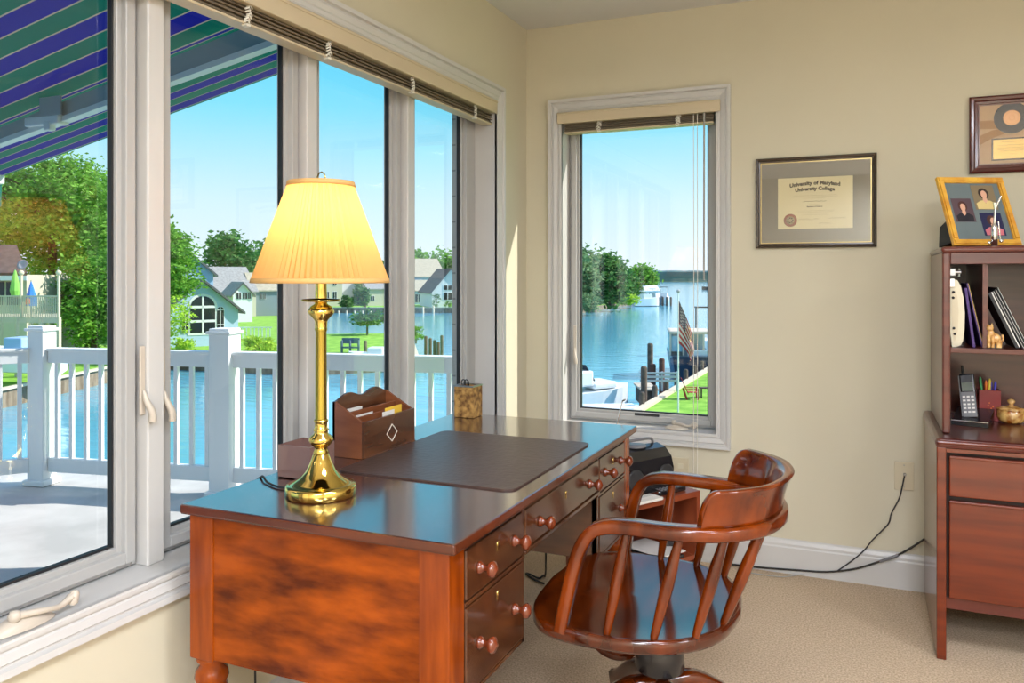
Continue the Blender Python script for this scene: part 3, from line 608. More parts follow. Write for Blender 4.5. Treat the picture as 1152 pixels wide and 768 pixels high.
# section's first axis must be horizontal: up = perpendicular to path in the vertical plane
f = MB(); vs = []; ns = len(sect); prevh = None
for i, p in enumerate(bp):
    t_ = (bp[min(i+1, len(bp)-1)]-bp[max(i-1, 0)]).normalized()
    h = Vector((-t_.y, t_.x, 0)); 
    base_h = Vector((0, 1, 0)) if True else h
    if Vector((t_.x, t_.y)).length < .75 or abs(t_.z) > .3: h = Vector((0, 1, 0)) if t_.x*1 >= 0 or True else h
    h = h-t_*h.dot(t_); h.normalize()
    if prevh is not None and h.dot(prevh) < 0: h = -h
    if prevh is not None: h = (h*.5+prevh*.5); h = (h-t_*h.dot(t_)).normalized()
    prevh = h; u2 = h.cross(t_).normalized(); tp_ = .62+.38*min(1, max(0, (p.z-.46)/.22)); tq_ = .86+.14*tp_; vs += [p+h*a*tp_+u2*b_*tq_ for a, b_ in sect]
fs = [(i*ns+k, i*ns+(k+1) % ns, (i+1)*ns+(k+1) % ns, (i+1)*ns+k) for i in range(len(bp)-1) for k in range(ns)]
f.add(vs, fs, 0, True); f.add(vs[:ns], [tuple(range(ns))]); f.add(vs[-ns:], [tuple(range(ns))])
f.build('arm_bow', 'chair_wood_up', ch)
# crest
cp = smoothpts([Vector((x, CHY+d, 0)) for x, d in ((-.352, -.240), (-.33, -.226), (-.285, -.196), (-.228, -.125), (-.201, 0), (-.228, .125), (-.285, .196), (-.33, .226), (-.352, .240))], 7)
f = MB(); vs = []; NP = len(cp); tot = NP-1; RZ = 8
for i, p in enumerate(cp):
    t_ = (cp[min(i+1, NP-1)]-cp[max(i-1, 0)]).normalized(); nrm = Vector((t_.y, -t_.x, 0)); s_ = i/tot; e_ = min(s_, 1-s_)
    hh = .098*min(1, (max(0.02, 1-(1-min(1, e_/.16))**2))**.5)+.0
    ring_ = []
    for j in range(RZ+1): q = j/RZ; fl = .030*q*q*hh/.1; ring_.append(p+nrm*(.014+fl)+Vector((0, 0, .714+hh*q)))
    for j in range(RZ+1): q = 1-j/RZ; fl = .030*q*q*hh/.1; ring_.append(p+nrm*(-.012+fl)+Vector((0, 0, .714+hh*q)))
    # soften the top edge
    ring_[RZ] += Vector((0, 0, -.004))+nrm*-.002; ring_[RZ+1] += Vector((0, 0, -.004))+nrm*.002
    vs += ring_
nr = 2*(RZ+1)
f.add(vs, [(i*nr+k, i*nr+(k+1) % nr, (i+1)*nr+(k+1) % nr, (i+1)*nr+k) for i in range(NP-1) for k in range(nr)], 0, True)
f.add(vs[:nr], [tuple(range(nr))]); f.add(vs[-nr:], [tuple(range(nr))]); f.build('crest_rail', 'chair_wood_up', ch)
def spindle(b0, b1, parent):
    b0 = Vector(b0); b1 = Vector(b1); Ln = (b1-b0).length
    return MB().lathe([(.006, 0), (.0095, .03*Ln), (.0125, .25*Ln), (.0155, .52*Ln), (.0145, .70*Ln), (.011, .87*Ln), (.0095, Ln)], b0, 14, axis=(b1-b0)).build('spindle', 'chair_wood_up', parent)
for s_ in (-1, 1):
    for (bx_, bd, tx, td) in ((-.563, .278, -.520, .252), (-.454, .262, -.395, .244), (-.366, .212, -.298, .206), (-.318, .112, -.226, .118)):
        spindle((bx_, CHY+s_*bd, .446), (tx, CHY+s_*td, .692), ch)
MB().lathe([(.075, .412), (.076, .395), (.070, .392)], (-.50, CHY, 0), 20).build('seat_plate', 'black_matte', ch)
MB().lathe([(.030, .40), (.030, .372), (.046, .362), (.058, .335), (.064, .300), (.066, .262), (.060, .255), (.050, .252)], (-.500, CHY, 0), 28).build('hub', 'black_plastic', ch)
f = MB(); pts = smoothpts([(-.665, CHY-.01, .322), (-.64, CHY-.01, .300), (-.60, CHY-.01, .296), (-.565, CHY-.005, .318), (-.53, CHY, .322)], 5)
f.sweep(pts, [(-.020, -.026), (.020, -.026), (.020, .018), (-.020, .018)], (0, 0, 1)); f.build('tilt_bracket', 'chair_wood', ch)
f = MB(); f.tube([(-.655, CHY-.02, .34), (-.66, CHY-.02, .412)], .0016, 5); f.tube([(-.640, CHY-.02, .33), (-.640, CHY-.02, .412)], .0016, 5); f.build('tilt_wire', 'dull_metal', ch)
MB().lathe([(.026, .255), (.026, .10), (.045, .09), (.045, .065)], (-.5, CHY, 0), 20).build('column', 'black_plastic', ch)
for k in range(4):
    a = math.radians(38+90*k); d_ = Vector((math.cos(a), math.sin(a), 0)); c_ = Vector((-.5, CHY, 0))
    pts = smoothpts([c_+d_*.02+Vector((0, 0, .215)), c_+d_*.10+Vector((0, 0, .215)), c_+d_*.19+Vector((0, 0, .165)), c_+d_*.27+Vector((0, 0, .105)), c_+d_*.31+Vector((0, 0, .085))], 4)
    f = MB(); f.sweep(pts, [(-.022, -.024), (.022, -.024), (.022, .016), (.012, .024), (-.012, .024), (-.022, .016)], (0, 0, 1)); lg = f.build('leg', 'chair_wood', ch)
    e_ = c_+d_*.30
    f = MB(); f.lathe([(0, -.012), (.022, -.012), (.026, -.006), (.026, .006), (.022, .012), (0, .012)], e_+Vector((0, 0, .027)), 18, axis=Vector((-d_.y, d_.x, 0))); f.tube([e_+Vector((0, 0, .03)), e_+Vector((0, 0, .075))], .006, 8); f.build('caster', 'black_plastic', lg)
# ---------------------------------------------------------------- side table by the back wall
ua = Vector((.51, .86, 0)).normalized(); ub = Vector((-.86, .51, 0)).normalized(); A = Vector((-.594, 3.225, 0)); TW, TDp, TH = .400, .345, .456
st = thing('side_table', 'low reddish brown side table between the desk and window wall', 'side table', A-ua*(TW/2)+ub*(TDp/2))
def tp(a, b_, z): return A-ua*a+ub*b_+Vector((0, 0, z))      # a: along the front from the right corner, b: depth
def tbox(mb, a0, a1, b0, b1, z0, z1): return mb.slab([tp(a0, b0, z0), tp(a1, b0, z0), tp(a1, b1, z0), tp(a0, b1, z0)], (0, 0, z1-z0))
tbox(MB(), 0, TW, 0, TDp, TH-.022, TH).build('table_top', 'laminate', st)
tbox(MB(), 0, .018, 0, TDp, 0, TH-.022).build('side_panel', 'laminate', st)
tbox(MB(), TW-.018, TW, 0, TDp, 0, TH-.022).build('side_panel', 'laminate', st)
tbox(MB(), .018, TW-.018, TDp-.01, TDp, .06, TH-.022).build('back_panel', 'black_matte', st)
tbox(MB(), .018, TW-.018, .01, TDp-.01, .185, .203).build('shelf', 'laminate', st)
# radio, remote, cases, magazines, pad
def ob(a, b_, z): return tp(a, b_, z)
rd = thing('cd_radio', 'black rounded portable radio on the low side table', 'radio', ob(.27, .20, TH))
f = MB(); pr = [(0, 0), (.17, 0), (.185, .03), (.19, .08), (.175, .125), (.14, .158), (.09, .170), (.045, .160), (.012, .13), (0, .09)]; c0 = .06; vs = []
for aa in (.085, .345):
    for q, h in pr: vs.append(tp(aa, c0+q, TH+.006+h))
n = len(pr); f.add(vs, [tuple(range(n-1, -1, -1)), tuple(range(n, 2*n))]+[(i, (i+1) % n, n+(i+1) % n, n+i) for i in range(n)], 0, False); f.build('radio_body', 'black_plastic', rd)
for aa in (.13, .295):
    f = MB(); nrm = -ub; f.lathe([(0, 0), (.040, 0), (.042, .006), (.034, .008), (.010, .004), (0, .004)], tp(aa, c0+.002, TH+.07), 20, axis=nrm); f.build('speaker', 'black_matte', rd)
f = MB(); f.lathe([(.0, 0), (.045, 0), (.045, .006), (0, .008)], tp(.21, c0+.09, TH+.174), 20); f.build('disc_lid', 'grey_plastic', rd)
f = MB(); hpts = smoothpts([tp(.10, c0+.10, TH+.165), tp(.12, c0+.09, TH+.195), tp(.21, c0+.085, TH+.200), tp(.30, c0+.09, TH+.195), tp(.33, c0+.10, TH+.165)], 4); f.tube(hpts, .006, 6); f.build('handle', 'grey_plastic', rd)
f = MB(); a_ = aty(700, 476, tp(.33, .2, 0).y); q0 = tp(.33, c0+.10, TH+.165); f.tube([q0, (a_.x, a_.y, aty(700, 451, a_.y).z)], .0028, 6); f.tube([(a_.x, a_.y, aty(700, 451, a_.y).z), (a_.x+.012, a_.y, aty(700, 449, a_.y).z)], .0032, 6); f.build('antenna', 'chrome', rd)
for q, h in ((.20, .004), ):
    pass
f = MB(); R_ = Matrix((ua*.55+ub*.835, (ua*.55+ub*.835).cross(Vector((0, 0, -1))), Vector((0, 0, 1)))).transposed(); cR = atz(753, 551, TH+.010); f.boxc(cR, (.15, .045, .018), rot=Matrix.Rotation(math.radians(62), 3, 'Z'), bev=.004)
rc = thing('remote_control', 'black remote control lying on the low side table', 'remote control', (cR.x, cR.y, TH)); f.build('remote_body', 'black_plastic', rc)
f = MB(); Rm = Matrix.Rotation(math.radians(62), 3, 'Z')
for i in range(7):
    for j in range(3): f.boxc(cR+Rm @ Vector((-.060+i*.019, -.013+j*.013, .010)), (.010, .007, .004), rot=Rm)
f.build('buttons', 'grey_plastic', rc)
for i, (uu, vv, rz, sx, sy, hh, mt, lb) in enumerate(((722, 561, 1.05, .13, .10, .010, 'paper', 'white papers on the low side table in front of the radio'), (728, 559, 1.1, .12, .030, .012, 'chrome', 'slim silver case on top of the papers by the radio'))):
    p_ = atz(uu, vv, TH+.004); o = MB().boxc((p_.x, p_.y, TH+.001+hh/2+(.010 if i else 0)), (sx, sy, hh), rz=rz, bev=.001).build('paper_stack' if i == 0 else 'pen_case', mt, loc=(p_.x, p_.y, TH)); tag(o, lb, 'papers' if i == 0 else 'case')
p_ = tp(.15, .12, .203)
o = MB().boxc(p_+Vector((0, 0, .006)), (.15, .21, .010), rz=math.radians(58), bev=.001).build('magazine', 'black_matte', loc=p_); tag(o, 'dark magazine at the bottom of the side table shelf', 'magazine')
R_ = Matrix.Rotation(math.radians(66), 3, 'Z') @ Matrix.Rotation(math.radians(3), 3, 'Y')
o = MB().boxc(p_+Vector((.01, .0, .024)), (.15, .20, .006), rot=R_, bev=.001).build('magazine', 'paper', loc=p_); tag(o, 'pale magazine lying on top of the dark one on the shelf', 'magazine')
p_ = tp(.06, .10, 0); g = thing('game_controller', 'black rounded controller hanging inside the low side table', 'controller', tp(.05, .10, .203))
f = MB(); f.ico(tp(.055, .10, .233), .03, 2, sq=(1.1, .8, .9)); f.ico(tp(.075, .11, .222), .022, 2); f.build('controller_body', 'black_matte', g)
o = MB().boxc(tp(.16, .16, .032), (.20, .26, .06), rz=math.radians(59), bev=.004).build('player_box', 'black_plastic', loc=tp(.16, .16, 0)); tag(o, 'black box on the carpet under the side table shelf', 'electronic box')
# ---------------------------------------------------------------- credenza
KX0, KX1, KY0, KY1, KZ = .226, 1.55, 3.095, 3.725, .752
k_ = thing('credenza', 'mahogany credenza with suspended drawers along the right of the back wall', 'credenza', (.9, 3.41, 0))
f = MB(); f.box((KX0, KY0+.004, 0), (KX0+.030, KY1, KZ-.03), .004); f.build('side_panel', 'mahogany', k_)
f = MB(); f.box((KX1-.030, KY0+.004, 0), (KX1, KY1, KZ-.03), .004); f.build('side_panel', 'mahogany', k_)
f = MB(); pr = [(-.004, 0)]
f.box((KX0-.004, KY0-.004, KZ-.034), (KX1+.004, KY1, KZ), .013); f.build('top', 'mahogany_dark', k_)
f = MB(); f.tube([(KX0+.004, KY0-.0005, KZ-.013), (KX1-.004, KY0-.0005, KZ-.013)], .0075, 10); f.build('front_moulding', 'mahogany', k_)
MB().box((KX0+.030, KY0+.030, .175), (KX1-.030, KY1-.02, KZ-.034)).build('drawer_case', 'dark_gap', k_)
MB().box((KX0+.030, KY0+.006, .705), (KX1-.030, KY0+.03, KZ-.034)).build('top_rail', 'mahogany', k_)
MB().box((KX0+.030, KY0+.020, .172), (KX1-.030, KY0+.05, .208)).build('bottom_rail', 'mahogany_dark', k_)
for x0, x1 in ((KX0+.038, KX0+.66), (KX0+.672, KX1-.038)):
    for z0, z1 in ((.556, .694), (.212, .543)):
        f = MB(); f.box((x0, KY0+.006, z0), (x1, KY0+.028, z1), .004); dr = f.build('drawer', 'mahogany', k_)
        f = MB(); f.box((x0, KY0+.001, z1-.010), (x1, KY0+.012, z1), .003); f.build('drawer_lip', 'mahogany', dr)
# hutch
HX0, HX1, HY0, HY1, HZ = .250, 1.50, 3.190, 3.725, 1.405
h = thing('desk_hutch', 'mahogany open hutch with compartments standing on the credenza', 'hutch', (.87, 3.45, KZ))
f = MB(); f.box((HX0, HY0, KZ+.0005), (HX0+.026, HY1, HZ-.02), .006); f.build('side_panel', 'mahogany_dark', h)
f = MB(); f.box((HX1-.026, HY0, KZ+.0005), (HX1, HY1, HZ-.02), .006); f.build('side_panel', 'mahogany_dark', h)
f = MB(); f.box((HX0-.003, HY0-.004, HZ-.022), (HX1+.003, HY1, HZ), .009); f.build('top', 'mahogany_dark', h)
MB().box((HX0+.026, HY0+.004, HZ-.062), (HX1-.026, HY0+.024, HZ-.022), .002).build('top_rail', 'mahogany_dark', h)
MB().box((HX0+.026, HY1-.008, KZ+.001), (HX1-.026, HY1-.001, HZ-.022)).build('back_panel', 'mahogany_dark', h)
SZ = 1.052
MB().box((HX0+.026, HY0+.010, SZ-.018), (HX1-.026, HY1-.008, SZ), .002).build('shelf', 'mahogany_dark', h)
DVX = atz(1110, 391, SZ).x
DVX = aty(1108.5, 330, HY0+.03).x
MB().box((DVX-.008, HY0+.03, SZ+.0005), (DVX+.008, HY1-.008, HZ-.022)).build('divider', 'mahogany_dark', h)
MB().box((DVX+.34, HY0+.03, SZ+.0005), (DVX+.356, HY1-.008, HZ-.022)).build('divider', 'mahogany_dark', h)
# things in the hutch
# cream upright device: traced outline given a thickness along its own depth
yd = HY0+.045; wq = lambda u, v, y=yd: aty(u, v, y)
pt = thing('hole_punch', 'cream plastic office punch standing on end in the left compartment', 'hole punch', (wq(1078, 390).x, yd+.03, SZ))
outl = [(1069, 316), (1072, 314), (1077, 315), (1081, 322), (1084, 335), (1085.5, 352), (1085, 370), (1083.5, 383), (1081, 388), (1076, 390), (1071, 390.5), (1070.5, 384), (1069, 374), (1068.3, 350), (1068.6, 330)]
def zfix(p): return Vector((p.x, p.y, max(p.z, SZ+.001)))
f = MB(); f.slab([zfix(wq(u, v)) for u, v in outl], (0, .10, 0)); f.build('punch_body', 'cream_plastic', pt)
f = MB(); f.slab([zfix(wq(u, v, yd-.002)) for u, v in ((1071, 330), (1074, 326), (1077, 332), (1078.5, 350), (1077.5, 372), (1074, 384), (1071.5, 372), (1070.5, 350))], (0, .004, 0)); f.build('raised_panel', 'ivory_plastic', pt)
for u, v in ((1072.5, 328.5), (1072.3, 334.8), (1073, 369), (1074, 375.5)): MB().lathe([(0, 0), (.0045, 0), (.0045, .004), (0, .005)], wq(u, v, yd-.001), 12, axis=(0, -1, 0)).build('dark_button', 'black_matte', pt)
f = MB(); p_ = wq(1071, 318, yd-.004); f.boxc(p_, (.016, .012, .030), bev=.002); f.build('metal_latch', 'chrome', pt)
f = MB(); a = wq(1067.5, 306, yd+.02); b_ = wq(1081, 306, yd+.02); f.tube([a, b_], .0075, 10); f.tube([wq(1079, 302, yd+.02), wq(1079, 311, yd+.02)], .004, 8); f.boxc((a+b_)/2+Vector((-.008, 0, .0)), (.020, .03, .028), bev=.003)
o = f.build('stapler', 'dull_metal', loc=(a+b_)/2); tag(o, 'grey metal tool resting on top of the cream punch', 'metal tool')
def leaner(name, label, cat, u0, v0, u1, v1, mt, thick=.006, depth=.20, y=HY0+.05, group=None, edge=None):
    p = aty(u0, v0, y); q = aty(u1, v1, y); q.z = SZ+.001; p = Vector(p); d = (q-p).normalized(); nn = Vector((-d.z, 0, d.x))
    if nn.x < 0: nn = -nn
    nn = nn*thick
    base = Vector((q.x, y+depth/2, SZ)); f = MB(); q2 = q
    f.slab([p, q2, q2+nn, p+nn], (0, depth, 0)); o = f.build(name, mt, loc=base); tag(o, label, cat, group)
    if edge: MB().slab([p+nn*.75, q2+nn*.75, q2+nn, p+nn], (0, -.002, 0)).build('page_edge', edge, o)
    return o
leaner('folder', 'purple folder leaning beside the cream punch', 'folder', 1085.0, 324, 1094.5, 389, 'purple', .008, .22)
leaner('folder', 'thin purple folder with a gold edge leaning in the left compartment', 'folder', 1087.5, 319, 1104.5, 389, 'purple', .006, .20, edge='gold_edge')
for i in range(4):
    leaner('magazine', ('black binder leftmost and lowest of the leaning stack', 'thin magazine leaning directly on the black binder', 'thin magazine second from the top of the leaning stack', 'topmost thin magazine of the leaning stack beyond the cat')[i], 'magazine' if i else 'binder', 1111.6+(i*2.4+2.6 if i else 0), 330-i*2.0, 1143+(i*3.0+4.5 if i else 0), 391, 'black_matte', .013 if i == 0 else .0042, .22, edge='paper' if i else 'paper', group='magazines leaning in the hutch' if i else None)
# gold cat figurine
cpos = Vector((wq(1118, 389, HY0+.035).x, HY0+.035, SZ)); ct = thing('cat_figurine', 'small gilded cat figurine on the hutch shelf', 'figurine', cpos)
f = MB(); s_ = .05
f.ico(cpos+Vector((.004, 0, .034)), .017, 2, sq=(1.1, .8, 1.15)); f.ico(cpos+Vector((-.009, -.004, .050)), .013, 2, sq=(.9, .8, 1.2)); f.ico(cpos+Vector((-.012, -.006, .070)), .0115, 2)
for dx in (-.006, .006): f.lathe([(.0045, 0), (0, .012)], cpos+Vector((-.012+dx, -.004, .077)), 8); f.tube([cpos+Vector((-.010+dx, -.008, .045)), cpos+Vector((-.010+dx, -.009, .003))], [.006, .0055], 8)
for dx in (.012, .018): f.tube([cpos+Vector((dx, -.002, .030)), cpos+Vector((dx, -.004, .003))], [.008, .006], 8)
f.tube(smoothpts([cpos+Vector((.018, .004, .02)), cpos+Vector((.028, .006, .03)), cpos+Vector((.026, .006, .048))], 4), .004, 6); f.build('cat_body', 'gold_ceramic', ct)
# telephone
tb = atz(1088, 468, KZ); tb = Vector((.372, 3.45, KZ)); ph = thing('cordless_phone', 'black and silver cordless telephone upright in its base', 'telephone', tb)
f = MB(); Rz = math.radians(-14)
bm_ = [(-.060, -.075), (.060, -.075), (.060, .075), (-.060, .075)]; Rm = Matrix.Rotation(Rz, 3, 'Z')
top = [tb+Rm @ Vector((x, y, (.020 if y < 0 else .050))) for x, y in bm_]; bot = [tb+Rm @ Vector((x, y, .001)) for x, y in bm_]
f.add(bot+top, [(3, 2, 1, 0), (4, 5, 6, 7)]+[(i, (i+1) % 4, 4+(i+1) % 4, 4+i) for i in range(4)]); f.build('phone_base', 'black_plastic', ph)
f = MB(); f.tube([tb+Rm @ Vector((-.060, -.076, .019)), tb+Rm @ Vector((.060, -.076, .019))], .0035, 6); f.build('base_trim', 'chrome', ph)
Rh = Rm @ Matrix.Rotation(math.radians(-12), 3, 'X') @ Matrix.Rotation(math.radians(-7), 3, 'Y'); hc = tb+Rm @ Vector((-.004, -.020, .030))+Rh @ Vector((0, 0, .075))
f = MB(); f.boxc(hc, (.050, .026, .165), rot=Rh, bev=.006); hs = f.build('handset', 'black_plastic', ph)
f = MB(); f.boxc(hc+Rh @ Vector((0, -.0125, -.032)), (.046, .004, .092), rot=Rh, bev=.0015); f.boxc(hc+Rh @ Vector((-.0255, -.004, 0)), (.003, .02, .15), rot=Rh); f.build('keypad_plate', 'grey_plastic', hs)
f = MB()
for i in range(5):
    for j in range(3): f.boxc(hc+Rh @ Vector((-.014+j*.014, -.0155, -.004-i*.014)), (.009, .003, .006), rot=Rh)
f.build('keys', 'paper', hs)
f = MB(); f.boxc(hc+Rh @ Vector((0, -.0135, .033)), (.036, .002, .032), rot=Rh); f.build('display', 'lcd', hs)
f = MB(); f.tube([hc+Rh @ Vector((-.012, .002, .078)), hc+Rh @ Vector((-.012, .002, .115))], [.006, .004], 8); f.build('antenna', 'black_plastic', hs)
# pen cup with pens
pc = Vector((.437, 3.565, KZ)); cu_ = thing('pen_cup', 'dark red cup of coloured pens behind the telephone', 'pen cup', pc)
f = MB()
for q in ((-1, 0), (1, 0), (0, -1), (0, 1)): f.boxc(pc+Vector((q[0]*.034, q[1]*.034, .060)), (.004 if q[0] else .072, .004 if q[1] else .064, .116), bev=.001)
f.boxc(pc+Vector((0, 0, .005)), (.066, .066, .006)); f.build('cup_body', 'red_cup', cu_)
f = MB()
for dx, dz in ((-.006, .060), (.004, .050), (.010, .056), (-.002, .070)): f.boxc(pc+Vector((dx, -.0372, dz)), (.004, .0015, .004))
f.build('cup_spots', 'pen_orange', cu_)
for i, (dx, tx, ln, mt, lb) in enumerate(((-.022, -.030, .165, 'pen_green', 'green pen leftmost in the red cup'), (-.010, -.008, .150, 'pen_orange', 'orange pen in the red cup'), (-.004, .004, .158, 'pen_yellow', 'yellow pen in the red cup'), (.012, .022, .150, 'pen_blue', 'blue pen at the right edge of the red cup'), (.008, .010, .145, 'pen_blue', 'blue pen in the middle of the red cup'))):
    a = pc+Vector((dx*.6, (-.01, .01, 0, -.012, .012)[i], .008)); b_ = pc+Vector((tx, (-.01, .006, 0, -.012, .012)[i], ln)); o = MB().tube([a, a+(b_-a)*.93, b_], [.005, .005, .002], 8).build('pen', mt, loc=pc); tag(o, lb, 'pen', 'pens in the red cup')
# amber jar
jp = Vector((atz(1141, 470, KZ).x, 3.52, KZ)); jp.x = .505; j = thing('lidded_dish', 'small amber glass dish with a knobbed lid on the credenza', 'dish', jp)
MB().lathe([(0, .002), (.028, .001), (.042, .010), (.048, .028), (.046, .046), (.040, .054), (.036, .052), (0, .05)], jp, 28).build('dish_body', 'amber_glass', j)
MB().lathe([(.050, .052), (.050, .056), (.030, .062), (.010, .066), (.006, .070), (.013, .078), (.014, .084), (.008, .090), (0, .091)], jp, 28).build('lid', 'gold_ceramic', j)
# photo frame on top of the hutch
PW, PH_ = .250, .275; bl0 = Vector((.288, 3.262, HZ+.002)); fx = Vector((math.cos(math.radians(27)), math.sin(math.radians(27)), 0)); th = math.radians(23)
bk = Vector((-fx.y, fx.x, 0)); fz = (bk*math.sin(th)+Vector((0, 0, 1))*math.cos(th)); fn = fx.cross(fz)      # fn points to the viewer
pf = thing('photo_frame', 'gold framed collage of three portraits leaning back on the hutch', 'photo frame', bl0+fx*PW/2)
def fp(a, b_, o_=0): return bl0+fx*a+fz*b_+fn*o_
def fbox(mb, a0, a1, b0, b1, o0, o1): return mb.slab([fp(a0, b0, o0), fp(a1, b0, o0), fp(a1, b1, o0), fp(a0, b1, o0)], fn*(o1-o0))
for nm, q in (('frame_rail', (0, PW, 0, .022)), ('frame_rail', (0, PW, PH_-.022, PH_)), ('frame_stile', (0, .022, .022, PH_-.022)), ('frame_stile', (PW-.022, PW, .022, PH_-.022))):
    f = MB(); fbox(f, *q, 0, .014); g_ = .004; fbox(f, q[0]+g_, q[1]-g_, q[2]+g_, q[3]-g_, .014, .019); f.build(nm, 'frame_gold', pf)
fbox(MB(), .010, PW-.010, .010, PH_-.010, .001, .006).build('mat_board', 'mat_slate', pf)
def portrait(a, b_, w_, h_, bgm, hair, dress, tilt=0, lb=None, low=False):
    fbx = MB(); fbox(fbx, a, a+w_, b_, b_+h_, .006, .0068); o = fbx.build('portrait_photo', bgm, pf, ); o['label'] = lb
    def ell(mb, cx, cy, rx, ry, o0): 
        pts = [fp(a+w_*cx+rx*w_*math.cos(t), b_+h_*cy+ry*h_*math.sin(t), o0) for t in [2*math.pi*k/18 for k in range(18)]]
        mb.slab(pts, fn*.0002)
    m1 = MB(); ell(m1, .5, .66, .23, .22, .0070); m1.build('hair', hair, o)
    m1 = MB(); ell(m1, .5+tilt, .62, .13, .16, .0074); m1.slab([fp(a+w_*q[0], b_+h_*q[1], .0072) for q in ((.42, .5), (.58, .5), (.60, .36), (.5, .26), (.40, .36))], fn*.0002); m1.build('face', 'skin', o)
    m1 = MB(); m1.slab([fp(a+w_*q[0], b_+h_*q[1], .0071) for q in ((.10, .02), (.90, .02), (.92, .25), (.72, .36), (.58, .38), (.5, .24), (.42, .38), (.28, .36), (.08, .25))], fn*.0002); m1.build('dress', dress, o)
portrait(.035, .095, .075, .095, 'photo_a', 'hair_brown', 'dress_black', lb='woman with short brown hair in a black dress')
portrait(.122, .145, .085, .100, 'photo_b', 'hair_dark', 'dress_yellow', lb='woman with dark hair in a yellow blouse')
portrait(.128, .040, .080, .092, 'photo_c', 'hair_brown', 'dress_pink', .05, lb='person in pink against a dark blue background')
f = MB(); e0 = fp(.02, .05, -.002); f.slab([fp(.012, .02, -.002), fp(.012, .11, -.002), Vector((fp(.012, .03, 0)+bk*.085).to_tuple()[:2]+(HZ+.075,)), Vector((fp(.012, .03, 0)+bk*.090).to_tuple()[:2]+(HZ+.002,))], fx*.16); f.build('easel_back', 'black_matte', pf)
# silver figure standing before the photo frame
sp = Vector((.412, 3.222, HZ)); fg = thing('silver_figurine', 'small polished silver abstract figurine before the photo frame', 'figurine', sp)
MB().lathe([(0, .001), (.0105, .001), (.0105, .066), (.006, .074), (.004, .080)], sp, 20).build('pedestal', 'chrome', fg)
f = MB(); f.tube(smoothpts([sp+Vector((0, 0, .078)), sp+Vector((.001, 0, .10)), sp+Vector((.003, 0, .125)), sp+Vector((.009, 0, .145)), sp+Vector((.020, 0, .172))], 4), [.004]*8+[.003]*9, 8)
f.tube([sp+Vector((.003, 0, .128)), sp+Vector((.0, 0, .150))], .0045, 8); f.tube([sp+Vector((.018, -.002, .020)), sp+Vector((.012, 0, .085))], .002, 6); f.ico(sp+Vector((.020, -.004, .018)), .007, 2); f.ico(sp+Vector((-.016, -.004, .012)), .006, 2); f.build('figure', 'chrome', fg)
# ---------------------------------------------------------------- wall frames
def wall_frame(name, label, cat, x0, x1, z0, z1, fw, fmat, hi, y=YB, dep=.022):
    t = thing(name, label, cat, ((x0+x1)/2, y-.001, z0))
    PW_ = lambda s, z, o_: Vector((s, y-.001-o_, z))
    pr = [(0, 0), (0, dep*.8), (fw*.2, dep), (fw*.45, dep*.9), (fw*.6, dep*.65), (fw*.85, dep*.6), (fw, dep*.45), (fw, 0)]
    rings = [[PW_(x0+d, z0+d, o_), PW_(x1-d, z0+d, o_), PW_(x1-d, z1-d, o_), PW_(x0+d, z1-d, o_)] for d, o_ in pr]
    f = MB(); f.add([p for r in rings for p in r], [(i*4+k, i*4+(k+1) % 4, ((i+1) % 8)*4+(k+1) % 4, ((i+1) % 8)*4+k) for i in range(8) for k in range(4)]); f.build('frame', fmat, t)
    f = MB(); ring(f, x0+fw-.002, x1-fw+.002, z0+fw-.002, z1-fw+.002, .0035, PW_, -.008, -.012, 0); f.build('inner_line', hi, t)
    return t, PW_
dp, PD = wall_frame('framed_diploma', 'dark framed university diploma with a grey mat on the wall', 'diploma', -.441, .0495, 1.4255, 1.821, .022, 'frame_dark', 'frame_gold_line')
def flat(t, P_, name, mt, x0, x1, z0, z1, o0, o1):
    a = P_(x0, z0, o0); b_ = P_(x1, z1, o1); return MB().box([min(a[i], b_[i]) for i in range(3)], [max(a[i], b_[i]) for i in range(3)]).build(name, mt, t)
flat(dp, PD, 'mat_board', 'mat_grey', -.421, .030, 1.445, 1.801, .001, .006)
paper = flat(dp, PD, 'diploma_sheet', 'diploma_paper', -.348, -.0435, 1.508, 1.731, .006, .007)
cxp = -.196
def txt(s_, size, x, z, P_, par, mt='ink', name='lettering', arch=0, bold=0, o_=.0078):
    mb, nm, mt = textmesh(s_, size, P_(x, z, o_), (1, 0, 0), (0, 0, 1), par, mt, name, 'CENTER', bold, arch); return mb.build(nm, mt, par)
txt('University of Maryland', .0225, cxp, 1.699, PD, paper, bold=.0011, arch=.95)
txt('University College', .0215, cxp, 1.675, PD, paper, bold=.0011, arch=.95)
txt('Bachelor of Science', .0080, cxp, 1.601, PD, paper, bold=.0003)
rnd = random.Random(3)
def scribble(P_, par, x0, x1, z, mt, amp=.0012, r=.00035, o_=.0078, name='script_line'):
    pts = []; x = x0
    while x < x1: pts.append(P_(x, z+rnd.uniform(-amp, amp), o_)); x += rnd.uniform(.0012, .0026)
    if len(pts) > 2: return MB().tube(pts, r, 4).build(name, mt, par)
scribble(PD, paper, -.245, -.148, 1.626, 'ink', .0022, .0007)
for z_, a, b_ in ((1.652, -.285, -.105), (1.646, -.292, -.10), (1.640, -.245, -.150), (1.614, -.215, -.175), (1.586, -.27, -.115), (1.580, -.275, -.12), (1.574, -.245, -.145), (1.568, -.25, -.14)): scribble(PD, paper, a, b_, z_, 'ink_light', .0008)
scribble(PD, paper, -.262, -.180, 1.549, 'ink_light', .004, .0005, name='signature'); scribble(PD, paper, -.145, -.072, 1.552, 'ink_light', .004, .0005, name='signature'); scribble(PD, paper, -.18, -.13, 1.531, 'ink_light', .003, .0005, name='signature')
